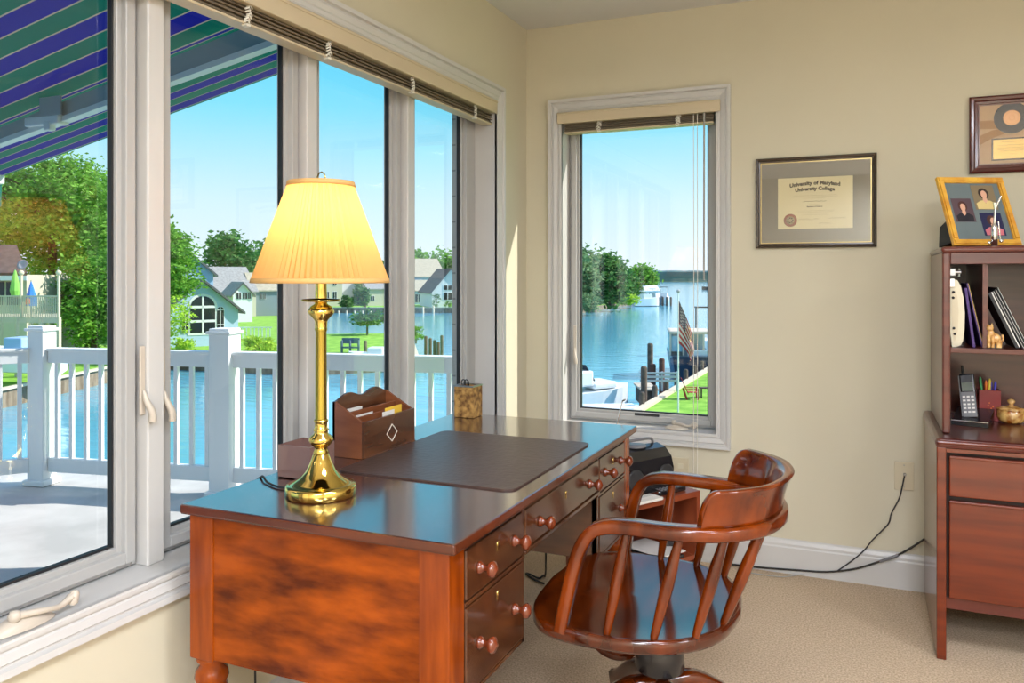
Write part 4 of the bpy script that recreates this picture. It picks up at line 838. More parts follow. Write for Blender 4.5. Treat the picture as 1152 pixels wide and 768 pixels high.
f = MB(); f.lathe([(0, 0), (.028, 0), (.028, .0008), (.024, .0012), (.022, .0008), (0, .0008)], PD(-.296, 1.546, .007), 32, axis=(0, -1, 0)); sl = f.build('seal', 'seal', paper)
f = MB(); f.lathe([(0, 0), (.018, 0), (.018, .0004), (0, .0004)], PD(-.296, 1.546, .008), 24, axis=(0, -1, 0)); f.build('seal_centre', 'ink_light', sl)
f = MB(); 
for k in range(7): a = 2*math.pi*k/7; p_ = PD(-.296+.010*math.cos(a), 1.546+.010*math.sin(a), .0086); f.boxc(p_, (.006, .0006, .004))
f.build('seal_emblem', 'ink', sl)
flat(dp, PD, 'glass_cover', 'glass', -.421, .030, 1.445, 1.801, .0105, .0106)
ga, PG = wall_frame('framed_record', 'maroon framed gold disc award with an engraved plaque, high on the wall', 'framed award', .389, .690, 1.714, 2.022, .036, 'frame_maroon', 'frame_maroon_hi')
flat(ga, PG, 'backing', 'sleeve_tan', .42, .66, 1.745, 1.991, .001, .006)
f = MB(); f.slab([PG(.426, 1.925, .0065), PG(.47, 1.925, .0065), PG(.52, 1.905, .0065), PG(.50, 1.89, .0065), PG(.426, 1.893, .0065)], (0, -.0006, 0)); f.slab([PG(.426, 1.865, .0065), PG(.47, 1.885, .0065), PG(.53, 1.895, .0065), PG(.52, 1.872, .0065), PG(.47, 1.853, .0065), PG(.426, 1.828, .0065)], (0, -.0006, 0)); f.build('printed_wave', 'sleeve_brown', ga)
rc_ = PG(.5375, 1.930, .007)
f = MB(); f.lathe([(0, 0), (.062, 0), (.062, .002), (.058, .0026), (.030, .0022), (.029, .003), (0, .003)], rc_, 56, axis=(0, -1, 0), smooth=False); rec = f.build('record', 'record_black', ga)
f = MB(); f.lathe([(0, .0), (.030, 0), (.030, .0012), (.024, .0012), (.022, .002), (.010, .002), (.009, .0012), (0, .0012)], rc_+Vector((0, -.003, 0)), 40, axis=(0, -1, 0), smooth=False); f.build('gold_label', 'record_gold', rec)
flat(ga, PG, 'plaque_border', 'frame_dark', .468, .607, 1.763, 1.852, .006, .0075)
plq = flat(ga, PG, 'plaque', 'plaque_gold', .474, .601, 1.769, 1.846, .0075, .009)
for z_, a, b_ in ((1.836, .50, .575), (1.823, .49, .585), (1.812, .487, .588), (1.806, .487, .588), (1.800, .495, .58), (1.787, .53, .555)): scribble(PG, plq, a, b_, z_, 'frame_dark', .0012, .0004, .0096)
flat(ga, PG, 'glass_cover', 'glass', .42, .66, 1.745, 1.991, .0125, .0126)
# ---------------------------------------------------------------- outlets and cords
def plate(name, label, cat, x, z, w_, h_):
    t = thing(name, label, cat, (x, YB, z-h_/2)); MB().box((x-w_/2, YB-.006, z-h_/2), (x+w_/2, YB-.0005, z+h_/2), .002).build('cover_plate', 'ivory_plastic', t); return t
o1 = plate('cable_outlet', 'beige wall plate with a dark cable plugged in', 'outlet', .153, .470, .074, .118)
MB().lathe([(.006, 0), (.006, .010), (.004, .012)], (.155, YB-.006, .478), 12, axis=(0, -1, 0)).build('socket', 'dull_metal', o1)
for dz in (.045, -.045): MB().lathe([(.0025, 0), (.0025, .001), (0, .001)], (.153, YB-.006, .47+dz), 8, axis=(0, -1, 0)).build('screw', 'dull_metal', o1)
o2 = plate('wall_outlet', 'small beige outlet low on the wall behind the radio', 'outlet', -.80, .425, .12, .075)
for dx in (-.022, .022): MB().box((-.80+dx-.012, YB-.0075, .413), (-.80+dx+.012, YB-.005, .437), .001).build('socket', 'cream_plastic', o2)
def cord(name, label, cat, pts, r, mt, grp=None, y=None):
    P_ = smoothpts([aty(u, v, yy) if isinstance(yy, float) else atz(u, v, .006) for u, v, yy in pts], 6); P_ = [Vector((p.x, p.y, max(p.z, .005))) for p in P_]
    o = MB().tube(P_, r, 8).build(name, mt, loc=P_[-1]); return tag(o, label, cat, grp)
yc = YB-.022
cord('cable', 'thin dark cable hanging from the beige wall plate to the carpet', 'cable', [(1018, 533, YB-.013), (1014, 552, yc), (1011, 562, yc), (1003, 577, yc), (1000, 588, yc), (992, 597, yc), (981, 608, yc), (972, 619, yc), (958, 631, yc), (942, 642, yc)], .0028, 'black_matte')
cord('power_cable', 'thick black cable drooping from the credenza along the baseboard', 'cable', [(1043, 604, yc), (1025, 616, yc), (1008, 625, yc), (985, 633, yc), (960, 640, yc), (930, 643, yc), (895, 641, yc), (860, 638.5, yc), (826, 635, yc), (800, 633, yc)], .0045, 'black_plastic')
p_ = aty(1003, 627, yc-.004)
o = MB().tube(smoothpts([aty(990, 631.5, yc-.002), aty(997, 629, yc-.008), aty(1006, 626, yc-.008), aty(1010, 624, yc-.002)], 4), .0065, 8).build('cable_tie', 'grey_plastic', loc=p_); tag(o, 'twisted tie wrapped round the thick black cable', 'cable tie')
cord('thin_cord', 'thin beige cord snaking on the carpet below the baseboard', 'cord', [(1040, 657, None), (1020, 660, None), (990, 657, None), (955, 652, None), (925, 648, None), (905, 646, None), (880, 648.5, None), (850, 645, None), (830, 641, None)], .0022, 'cord_grey')
p_ = atz(1034, 658, .012); t = thing('telephone_plug', 'white plug at the foot of the credenza', 'plug', (p_.x, p_.y, 0)); f = MB(); f.boxc(p_, (.050, .022, .018), rz=.4, bev=.004); f.build('plug_body', 'paper', t)
f = MB(); f.tube([p_+Vector((.024, 0, 0)), p_+Vector((.030, .004, .014)), p_+Vector((.020, .006, .018))], .003, 6); f.build('plug_wire', 'black_matte', t)
cord('loose_cord', 'black cord on the carpet inside the desk kneehole', 'cord', [(614, 600, 3.1), (614, 626, 3.0), (613, 648, None), (606, 650, None), (597, 646, None), (592, 645, None), (602, 652, None), (612, 656, None)], .004, 'black_matte')
# ================================================================ outdoors: deck and awning
DZ = -.175
deck_pts = [(-1.78, -3.3), (-1.78, 5.05), (-2.0, 5.05), (-5.50, 4.33), (-6.75, 3.35), (-6.75, -3.3)]
f = MB(); f.prism(deck_pts, DZ-.03, DZ); struct(f, 'trim_deck_boards', 'deck_boards')
f = MB(); f.prism([(x*1.0+(.03 if x < -5 else 0), y-.03) for x, y in deck_pts], DZ-.25, DZ-.031); struct(f, 'trim_deck_joists', 'clapboard')
f = MB()
for x, y in ((-5.4, 3.8), (-2.0, 4.75), (-6.2, -2.5), (-6.25, .5)): struct(MB().box((x-.08, y-.08, -4.9), (x+.08, y+.08, DZ-.25)), 'trim_deck_post', 'clapboard')
RT = DZ+.955
def post(x, y, rz, name_label, s=.075):
    t = thing('railing_post', name_label, 'post', (x, y, DZ), 'railing posts')
    f = MB(); f.boxc((x, y, DZ+.545), (s*2, s*2, 1.09), rz=rz, bev=.006); f.build('shaft', 'rail_white', t)
    f = MB(); f.boxc((x, y, DZ+1.10), (s*2+.03, s*2+.03, .02), rz=rz, bev=.005); f.boxc((x, y, DZ+1.118), (s*2, s*2, .02), rz=rz, bev=.008); f.build('cap', 'rail_white', t)
    f = MB(); f.boxc((x, y, DZ+.022), (s*2+.05, s*2+.05, .042), rz=rz, bev=.012); f.build('skirt', 'rail_white', t); return t
def railing(p, q, label, n=None):
    p = Vector((*p, 0)); q = Vector((*q, 0)); d = (q-p); Ln = d.length; d.normalize(); rz = math.atan2(d.y, d.x); mid = (p+q)/2
    t = thing('deck_railing', label, 'railing', (mid.x, mid.y, DZ), 'deck railings')
    f = MB(); f.boxc((mid.x, mid.y, RT-.045), (Ln, .055, .09), rz=rz, bev=.004); f.boxc((mid.x, mid.y, RT+.006), (Ln, .085, .022), rz=rz, bev=.005); f.build('top_rail', 'rail_white', t)
    f = MB(); f.boxc((mid.x, mid.y, DZ+.145), (Ln, .05, .10), rz=rz, bev=.004); f.build('bottom_rail', 'rail_white', t)
    n = n or max(2, round(Ln/.118)); first = None
    for k in range(n):
        c = p+d*(Ln*(k+.5)/n)
        if first is None:
            first = MB().boxc((c.x, c.y, (DZ+.195+RT-.09)/2), (.028, .028, RT-.09-DZ-.195), rz=rz, bev=.002).build('baluster', 'rail_white', t); c0 = c
        else: o = first.copy(); C.objects.link(o); o.parent = t; o.location = c-c0
    return t
p1 = Vector((-5.36, 3.94, 0)); p3 = Vector((-2.30, 4.56, 0)); p0 = Vector((-6.2, 3.35, 0))
z2 = aty(253, 400, 4.30); p2 = p1+(p3-p1)*0.0
# post seen between the second and third panes, on the line p1-p3
r_ = ray(253, 311); dd = p3-p1; tt = (p1.x*r_.y-p1.y*r_.x)/(dd.y*r_.x-dd.x*r_.y); p2 = p1+dd*tt
g_ = dd.normalized()*.07
post(p1.x, p1.y, .2, 'white square railing post at the outer corner of the deck', .065); post(p2.x, p2.y, .2, 'white square railing post halfway along the deck railing'); post(p3.x+.25, p3.y+.05, .2, 'white square railing post nearest the house corner')
railing((p1+g_).to_tuple()[:2], (p2-g_).to_tuple()[:2], 'white deck railing between the outer corner post and the middle post')
railing((p2+g_).to_tuple()[:2], (p3.x+.18, p3.y+.048), 'white deck railing from the middle post to the house corner')
railing((-6.28, 2.78), (p1.x-.05, p1.y-.06), 'short white deck railing turning left of the outer corner post')
railing((-6.32, .2), (-6.30, 2.70), 'white deck railing along the outer side of the deck')
# awning
AK, AS = .4756*3.6+CAMZ, .1965
az = lambda x: AK+AS*x
x0, x1, y0, y1 = -1.80, -5.3, -2.2, 3.61
aw = thing('awning', 'blue and green striped retractable awning over the deck', 'awning', (-1.8, 1.0, az(-1.8)))
for ya, yb_, nm, mt in ((y0, 2.99, 'canopy', 'awning_cloth'), (2.99, y1, 'canopy_end_panel', 'awning_cloth_fine')):
    f = MB(); n = 24; vs = []
    for i in range(n+1):
        x = x0+(x1-x0)*i/n
        for yy in (ya, yb_): vs.append((x, yy, az(x))); vs.append((x, yy, az(x)+.004))
    fs = []
    for i in range(n):
        a = i*4; b_ = a+4; fs += [(a, a+2, b_+2, b_), (a+1, b_+1, b_+3, a+3), (a+2, a+3, b_+3, b_+2), (a, b_, b_+1, a+1)]
    f.add(vs, fs); f.build(nm, mt, aw)
f = MB(); f.slab([(x1, y0, az(x1)), (x1, y1, az(x1)), (x1-.01, y1, az(x1)-.2), (x1-.01, y0, az(x1)-.2)], (-.004, 0, 0)); f.build('valance', 'awning_cloth', aw)
f = MB(); f.boxc((x1, (y0+y1)/2, az(x1)-.02), (.06, y1-y0, .07), bev=.01); f.build('front_bar', 'arm_white', aw)
f = MB(); f.lathe([(.06, 0), (.06, y1-y0)], (x0+.05, y0, az(x0)+.03), 16, axis=(0, 1, 0)); f.build('roller', 'arm_white', aw)
def arm(ya, yb_, nm):
    xa, xb = -1.86, -5.2
    f = MB(); f.slab([(xa, ya, az(xa)-.05), (xb, yb_, az(xb)-.05), (xb, yb_, az(xb)-.10), (xa, ya, az(xa)-.17)], (0, .03, 0)); ar = f.build('arm', 'arm_grey', aw)
    f = MB(); f.slab([(xa, ya-.012, az(xa)-.17), (xb, yb_-.012, az(xb)-.10), (xb, yb_-.012, az(xb)-.125), (xa, ya-.012, az(xa)-.20)], (0, .05, 0)); f.build('arm_edge', 'arm_white', ar)
    xm = -3.95; t = (xm-xa)/(xb-xa); ym = ya+(yb_-ya)*t; zz = az(xm)-.10
    f = MB(); f.boxc((xm, ym, zz-.02), (.26, .07, .05), bev=.01); f.boxc((xm+.05, ym-.02, zz-.05), (.05, .04, .05), bev=.008); f.build('elbow_joint', 'arm_white', ar)
    f = MB(); f.boxc((xm+.07, ym-.03, zz+.05), (.16, .012, .10), bev=.004); f.build('joint_cover', 'arm_grey', ar)
arm(2.93, 2.93, 'a'); arm(-1.5, -1.5, 'b')
# ================================================================ ground, water
WZ, GZ = -5.9, -4.9
f = MB(); f.box((-3000, -400, WZ-.5), (3000, 3200, WZ)); struct(f, 'trim_water', 'water')['label'] = 'rippled blue canal and bay water'
def land(name, pts, label, z=GZ, edge=True, top='grass'):
    pts = [(p[0], p[1]) for p in pts]
    f = MB(); f.prism(pts, WZ-1.0, z); o = f.build(name, [top, 'bulkhead']); 
    for p in o.data.polygons: p.material_index = 0 if abs(p.normal.z) > .5 else 1
    o['kind'] = 'structure'; return o
land('trim_near_lawn', [(-9.5, -20), (60, -20), (60, 170), (-9.5, 150)], 'x')
land('trim_far_lawn', [(-46, -60), (-43, 29), (-50, 47), (-37, 48), (-31.5, 54), (-39, 66), (-47, 76), col(335, 87, 0)[:], col(312, 142, 0)[:], col(180, 150, 0)[:], col(-200, 158, 0)[:], (-200, 40), (-190, -60)], 'x')
land('trim_opposite_bank', [col(-500, 150, 0)[:], col(300, 160, 0)[:], col(512, 160, 0)[:], col(640, 150, 0)[:], col(718, 215, 0)[:], col(722, 235, 0)[:], col(600, 420, 0)[:], col(-500, 420, 0)[:]], 'x')
land('trim_far_shore', [col(300, 1080, 0)[:], col(1300, 1080, 0)[:], col(1300, 1400, 0)[:], col(300, 1400, 0)[:]], 'x', WZ+.5, top='marsh')
def cap(p, q, nm='trim_bulkhead_cap', z=GZ):
    p = Vector((p[0], p[1], z+.06)); q = Vector((q[0], q[1], z+.06)); f = MB(); d = q-p; f.boxc((p+q)/2, (d.length, .40, .12), rz=math.atan2(d.y, d.x)); struct(f, nm, 'bulk_cap')
cap((-9.5, 5), (-9.5, 150)); cap((-46, -60), (-43, 29)); cap((-43, 29), (-50, 47)); cap((-50, 47), (-37, 48)); cap((-37, 48), (-31.5, 54)); cap((-31.5, 54), (-39, 66)); cap(col(300, 160, 0), col(512, 160, 0))
# ---------------------------------------------------------------- foliage
def crown(c, rx, ry, rz, n, clump, mt, parent, seed, leaf=None, flat_=1.0, per=26, shape='egg'):
    r = random.Random(seed); f = MB(); vs = []; fs = []; leaf = leaf or clump*.35
    for i in range(n):
        for _ in range(40):
            d = Vector((r.uniform(-1, 1), r.uniform(-1, 1), r.uniform(-1, 1)))
            if .35 < d.length < 1: break
        k = 1.0+.25*noise.noise(d*2+Vector((seed, 0, 0)))
        if shape == 'cone': w_ = max(.08, (1-d.z)/2); q = Vector((d.x*rx*w_*1.4, d.y*ry*w_*1.4, d.z*rz))
        else: q = Vector((d.x*rx*k, d.y*ry*k, d.z*rz*k))
        cc_ = Vector(c)+q
        for j in range(per):
            p = cc_+Vector((r.gauss(0, .45), r.gauss(0, .45), r.gauss(0, .32*flat_)))*clump
            a = Vector((r.uniform(-1, 1), r.uniform(-1, 1), r.uniform(-.5, .5))).normalized(); b_ = a.cross(Vector((r.uniform(-1, 1), r.uniform(-1, 1), r.uniform(-1, 1)))).normalized(); s_ = leaf*r.uniform(.6, 1.2)
            m_ = len(vs); vs += [p-a*s_, p+b_*s_*.5, p+a*s_, p-b_*s_*.5]; fs.append((m_, m_+1, m_+2, m_+3))
    f.add(vs, fs); return f.build('foliage', mt, parent)
def tree(name, label, cat, u, Z, vtop, wpx, mt, zbase=GZ, vbot=None, trunk=.25, n=70, seed=1, group=None, clump=None, shape='egg', leaf=None, trunk_mat='bark', per=26, branches=4, core=True):
    b_ = col(u, Z, zbase); top = CAMZ+(311-vtop)*Z/F; bot = CAMZ+(311-vbot)*Z/F if vbot else zbase+(top-zbase)*.25
    rr = wpx/2*Z/F; t = thing(name, label, cat, b_, group); c = Vector((b_.x, b_.y, (top+bot)/2)); hz_ = (top-bot)/2; cl = clump or rr*.28
    f = MB(); f.tube([b_+Vector((0, 0, -.2)), Vector((b_.x+rr*.03, b_.y, c.z)), Vector((b_.x, b_.y, top-hz_*.35))], [trunk, trunk*.75, trunk*.2], 8)
    r = random.Random(seed+99)
    for k in range(branches):
        a = r.uniform(0, 6.28); zz = c.z-hz_*.4+hz_*1.0*k/max(1, branches); f.tube([Vector((b_.x, b_.y, zz)), Vector((b_.x+math.cos(a)*rr*.45, b_.y+math.sin(a)*rr*.45, zz+hz_*.15)), Vector((b_.x+math.cos(a)*rr*.8, b_.y+math.sin(a)*rr*.8, zz+hz_*.32))], [trunk*.35, trunk*.22, trunk*.08], 5)
    f.build('trunk', trunk_mat, t)
    crown(c, rr, rr*.9, hz_, n, cl, mt, t, seed, leaf, shape=shape, per=per); return t
def bush(name, label, u, Z, vtop, vbot, wpx, mt, zbase=GZ, n=30, seed=5, group=None):
    b_ = col(u, Z, zbase); top = CAMZ+(311-vtop)*Z/F; bot = zbase; rr = wpx/2*Z/F; t = thing(name, label, 'bush', b_, group)
    MB().tube([b_+Vector((0, 0, -.1)), b_+Vector((0, 0, (top-bot)*.6))], rr*.06+.02, 6).build('stem', 'bark', t)
    crown(Vector((b_.x, b_.y, (top+bot)/2)), rr*.85, rr*.85, (top-bot)/2*.9, n, rr*.35, mt, t, seed, rr*.12, per=30); return t
# pane 1: big pines
tree('pine_tree', 'tall broad pine filling the leftmost window pane', 'tree', 58, 78, 172, 150, 'leaf_a', vbot=312, trunk=.48, n=300, seed=3, clump=1.4, leaf=.25, per=80, branches=8)
tree('pine_tree', 'leafy pine behind the right edge of the leftmost pane', 'tree', 126, 98, 200, 100, 'leaf_a', vbot=330, trunk=.28, n=150, seed=4, clump=1.7, leaf=.34, per=60)
tree('pine_tree', 'dark dense tree behind the neighbour deck posts', 'tree', 106, 64, 285, 85, 'leaf_a', vbot=395, trunk=.25, n=190, seed=5, clump=1.0, leaf=.20, per=60)
tree('pine_tree', 'dark tree behind the neighbour house', 'tree', 10, 105, 215, 120, 'leaf_b', vbot=360, trunk=.3, n=130, seed=6, clump=1.2, leaf=.32, per=32)
tree('pine_tree', 'pine with loose boughs at the left edge of the second pane', 'tree', 180, 66, 252, 84, 'leaf_a', vbot=345, trunk=.22, n=150, seed=9, clump=.95, leaf=.20, per=60)
tree('broadleaf_tree', 'bright yellow green young tree before the blue house', 'tree', 184, 58, 332, 66, 'leaf_c', vbot=385, trunk=.10, n=60, seed=10, clump=.6, leaf=.16, per=30)
tree('pine_tree', 'round pine crown above the grey roofs', 'tree', 258, 150, 263, 60, 'leaf_b', vbot=322, trunk=.5, n=90, seed=11, clump=2.0, leaf=.55, per=34)
tree('pine_tree', 'pine crown half hidden by the lamp shade', 'tree', 300, 176, 270, 52, 'leaf_b', vbot=325, trunk=.5, n=70, seed=12, clump=2.0, leaf=.55, per=32)
for i, (u, vt, wd) in enumerate(((225, 300, 40), (285, 292, 40), (330, 285, 60), (395, 285, 50), (432, 290, 40))):
    tree('background_tree', ('tree behind the blue house roof', 'tree behind the white gabled porch', 'tree hidden behind the lamp shade', 'tree beyond the lamp column in the third pane', 'tree behind the third window post')[i], 'tree', u, (215, 205, 250, 215, 245)[i], vt, wd, 'leaf_b', vbot=345, trunk=.4, n=40, seed=20+i, clump=2.6, leaf=.8, per=26, group='trees behind the opposite bank')
bush('grass_clump', 'bright green ornamental grass clump beyond the middle railing post', 291, 62, 378, 400, 40, 'leaf_c', n=60, seed=31)
bush('shrub', 'spiky green shrub left of the middle railing post', 204, 60, 379, 400, 34, 'leaf_c', n=40, seed=32)
# pane 3
tree('conifer', 'small dark cone shaped conifer on the opposite lawn', 'tree', 390, 161, 332, 15, 'leaf_b', vbot=346.5, trunk=.15, n=40, seed=33, clump=.7, leaf=.3, shape='cone', branches=0)
tree('conifer', 'blue green conifer between two houses across the canal', 'tree', 403, 172, 318, 12, 'leaf_d', vbot=346, trunk=.2, n=40, seed=34, clump=.8, leaf=.35, shape='cone', branches=0)
tree('conifer', 'narrow dark conifer near the right edge of the third pane', 'tree', 411, 163, 322, 9, 'leaf_b', vbot=346, trunk=.2, n=34, seed=35, clump=.7, leaf=.3, shape='cone', branches=0)
wt = tree('weeping_tree', 'low weeping tree on the far lawn before the canal', 'tree', 413, 86, 349, 38, 'leaf_b', vbot=366, trunk=.12, n=60, seed=36, clump=.55, leaf=.20, branches=6)
# pane 4
for i, (u, vt, wd) in enumerate(((470, 283, 24), (490, 278, 34), (510, 284, 26))):
    tree('background_tree', ('tree at the left behind the tan roofed house', 'round tree rising behind the tan roof', 'tree at the right behind the tan roofed house')[i], 'tree', u, (212, 240, 216)[i], vt, wd, 'leaf_a', vbot=330, trunk=.4, n=44, seed=40+i, clump=2.4, leaf=.75, per=28, group='trees behind the tan roofed house')
bush('shrub', 'dark green tall shrub before the white gabled house', 491, 160.5, 328, 346, 11, 'leaf_b', n=26, seed=45)
bush('shrub', 'low green shrub right of the tall one before the white gable', 505, 160.8, 338, 347, 12, 'leaf_a', n=20, seed=46)
bush('shrub', 'round green shrub at the tip of the near bank', 468, 76, 366, 388, 22, 'leaf_a', n=40, seed=47)
# right window trees
for i, (u, Z, vt, vb, wd, mt) in enumerate(((651, 160, 279, 345, 36, 'leaf_d'), (668, 178, 285, 343, 30, 'leaf_d'), (686, 166, 288, 343, 34, 'leaf_b'), (702, 205, 305, 339, 22, 'leaf_b'), (722, 232, 299, 328, 26, 'leaf_a'), (712, 262, 306, 332, 22, 'leaf_b'))):
    tree('shore_tree', ('hazy green tree at the left edge of the narrow window', 'tall green tree left of the dark shore tree', 'large dark tree in the middle of the wooded point', 'small dark tree right of the large one on the point', 'bright topped tree at the end of the wooded point', 'low dark tree behind the end of the wooded point')[i], 'tree', u, Z, vt, wd, mt, zbase=WZ+1, vbot=vb, trunk=.35, n=110, seed=50+i, clump=2.0, leaf=.6, per=32)
bush('shrub', 'pale grey green shrub low on the wooded point', 660, 150, 330, 354, 32, 'leaf_d', n=50, seed=60)
bush('shrub', 'bright green reeds at the water edge of the wooded point', 705, 185, 332, 347, 30, 'leaf_c', n=40, seed=61)
f = MB(); r = random.Random(5)
pts = []
k = 0; xs = [500+i*5 for i in range(160)]
tops = [CAMZ+(311-(304.0+1.2*noise.noise(Vector((u*.05, 0, 0)))+.7*noise.noise(Vector((u*.35, 3, 0)))))*1110/F for u in xs]
vs = []; fs = []
for i, u in enumerate(xs):
    a = col(u, 1100, WZ+.3); b_ = col(u, 1100, tops[i]-2); c_ = col(u, 1118, tops[i]); d_ = col(u, 1190, tops[i]-1); vs += [a, b_, c_, d_]
    if i: m_ = 4*i; fs += [(m_-4, m_, m_+1, m_-3), (m_-3, m_+1, m_+2, m_-2), (m_-2, m_+2, m_+3, m_-1)]
f.add(vs, fs); o = f.build('far_woods', 'far_trees'); tag(o, 'blue green belt of woods on the far shore', 'woods', kind='stuff')
# ---------------------------------------------------------------- pilings
ORD = ('first', 'second', 'third', 'fourth', 'fifth', 'sixth', 'seventh', 'eighth', 'ninth', 'tenth', 'eleventh', 'twelfth', 'thirteenth', 'fourteenth')
def piling(u, Z, vtop, r_=.16, label='', mt='piling', group=None, vb=None, zb=WZ-.5):
    b_ = col(u, Z, zb); top = CAMZ+(311-vtop)*Z/F; o = MB().lathe([(r_, 0), (r_, top-zb-.06), (r_*.7, top-zb), (0, top-zb+.02)], b_, 10).build('piling', mt, loc=b_); return tag(o, label, 'piling', group)
for i in range(14):
    u = 656+i*4.7; Z = 150+(u-640)/78*65-1.2; piling(u, Z, 311+6.1*F/Z-1.6-(i % 3)*.5, .22, ORD[i]+' short wooden piling from the left along the foot of the wooded point', 'bulk_cap', 'pilings along the wooded point')
piling(683, 44, 430, .20, 'dark wooden piling standing alone above the white boats', 'piling')
piling(731.5, 47.2, 386, .17, 'tallest dark piling behind the dock railing', 'piling'); piling(734, 46.6, 409, .20, 'reddish brown piling beside the tallest one at the dock', 'piling_red')
piling(744.5, 46.4, 403, .17, 'reddish brown piling behind the right half of the dock railing', 'piling_red'); piling(724.5, 41.8, 412, .17, 'short piling at the left end of the dock railing', 'piling')
piling(497, 72, 377, .14, 'slim piling standing in the canal right of the stub dock', 'piling')
for i, u in enumerate((479, 484, 489, 493)): piling(u, 73-i*.5, 378+i*2.2, .15, ('leftmost', 'second', 'third', 'rightmost')[i]+' of the four short pilings at the tip of the near bank', 'piling_red')
piling(411, 66, 383, .14, 'dark piling right of the blue bench', 'piling')
for i, (u, Z, vt) in enumerate(((476, 158, 342), (487.5, 157, 341))): piling(u, Z, vt+3, .2, ('left', 'right')[i]+' of two mooring pilings below the tan roofed house', 'bulk_cap')
for i in range(6): piling(372+i*9, 158, 349.5, .18, ORD[i]+' pale piling from the left along the opposite bulkhead', 'bulk_cap', 'pilings along the opposite bulkhead')
for i in range(7): b_ = (-9.75, 38+i*2.6); o = MB().lathe([(.14, 0), (.14, 1.7), (.09, 1.78), (0, 1.79)], (b_[0], b_[1], WZ-.1), 10).build('piling', 'piling', loc=(b_[0], b_[1], WZ-.1)); tag(o, ORD[i]+' nearest short piling against the bulkhead of the near lawn', 'piling', 'pilings along the near lawn')
# ---------------------------------------------------------------- houses (each gable house is walls, roof, windows)
def gable(name, label, u0, u1, Z, zb, vE, vP, wall, roof, dep=9, ridge='y', wins=(), over=.35, group=None, turn=14, face_trim='house_trim', into=None):
    """front face spans columns u0..u1 at depth Z, eaves at row vE, peak row vP. ridge 'y': gable faces us; 'x': roof slope faces us"""
    mid = col((u0+u1)/2, Z, zb); vd = Vector((mid.x, mid.y, 0)).normalized(); R_ = Matrix.Rotation(math.radians(turn), 3, 'Z'); nb = R_ @ vd; d = Vector((nb.y, -nb.x, 0))
    def hit(u):
        r = ray(u, 311); den = r.x*d.y-r.y*d.x; k = (mid.x*d.y-mid.y*d.x)/den; return Vector((r.x*k, r.y*k, zb))
    a = hit(u0); b_ = hit(u1); W_ = (b_-a).length
    ze = CAMZ+(311-vE)*Z/F; zp = CAMZ+(311-vP)*Z/F; t = into or thing(name, label, 'house', (a+b_)/2+nb*dep/2, group); P_ = lambda s, n_, z: a+d*s+nb*n_+Vector((0, 0, z-zb))
    if ridge == 'y':
        f = MB(); f.slab([P_(0, 0, zb), P_(W_, 0, zb), P_(W_, 0, ze), P_(W_/2, 0, zp), P_(0, 0, ze)], nb*dep); f.build('walls', wall, t)
        sl = (zp-ze)/(W_/2)
        for s_, e_ in ((0, -over), (W_, W_+over)):
            zz = ze-sl*over; f = MB(); f.slab([P_(W_/2, -over, zp), P_(e_, -over, zz), P_(e_, -over, zz+.22), P_(W_/2, -over, zp+.25)], nb*(dep+2*over)); rf = f.build('roof', roof, t)
            f = MB(); f.slab([P_(W_/2, -over-.06, zp), P_(e_, -over-.06, zz), P_(e_, -over-.06, zz+.2), P_(W_/2, -over-.06, zp+.22)], nb*.06); f.build('fascia', 'roof_edge', rf)
    else:
        f = MB(); f.slab([P_(0, 0, zb), P_(0, dep, zb), P_(0, dep, ze), P_(0, dep/2, zp), P_(0, 0, ze)], d*W_); f.build('walls', wall, t)
        for n0, n1 in ((-over, dep/2), (dep+over, dep/2)):
            zz = ze-(zp-ze)/(dep/2)*over; f = MB(); f.slab([P_(-over, n0, zz), P_(-over, n1, zp), P_(-over, n1, zp+.22), P_(-over, n0, zz+.2)], d*(W_+2*over)); f.build('roof', roof, t)
    for wdef in wins:
        uu0, uu1, v0, v1 = wdef[:4]; s0 = W_*(uu0-u0)/(u1-u0); s1 = W_*(uu1-u0)/(u1-u0); za = CAMZ+(311-v1)*Z/F; zb_2 = CAMZ+(311-v0)*Z/F; arch_ = len(wdef) > 4
        m_ = .10*(s1-s0)
        def outline(x0, x1, q0, q1):
            if not arch_: return [(x0, q0), (x1, q0), (x1, q1), (x0, q1)]
            r_ = (x1-x0)/2; return [(x0, q0), (x1, q0)]+[((x0+x1)/2+r_*math.cos(math.pi*k/12), q1-r_+r_*math.sin(math.pi*k/12)) for k in range(13)]
        f = MB(); f.slab([P_(s, -.05, z) for s, z in outline(s0-m_, s1+m_, za-m_, zb_2+m_)], nb*.05); wf = f.build('window_frame', face_trim, t)
        f = MB(); f.slab([P_(s, -.08, z) for s, z in outline(s0, s1, za, zb_2)], nb*.03); f.build('window_pane', 'house_glass', wf)
        f = MB(); f.slab([P_((s0+s1)/2-m_*.4, -.11, za), P_((s0+s1)/2+m_*.4, -.11, za), P_((s0+s1)/2+m_*.4, -.11, zb_2), P_((s0+s1)/2-m_*.4, -.11, zb_2)], nb*.03)
        if arch_: zq = za+(zb_2-za)*.28; f.slab([P_(s0, -.11, zq), P_(s1, -.11, zq), P_(s1, -.11, zq+m_), P_(s0, -.11, zq+m_)], nb*.03); zq = zb_2-(s1-s0)/2; f.slab([P_(s0, -.11, zq), P_(s1, -.11, zq), P_(s1, -.11, zq+m_), P_(s0, -.11, zq+m_)], nb*.03)
        f.build('window_bar', face_trim, wf)
    return t, P_
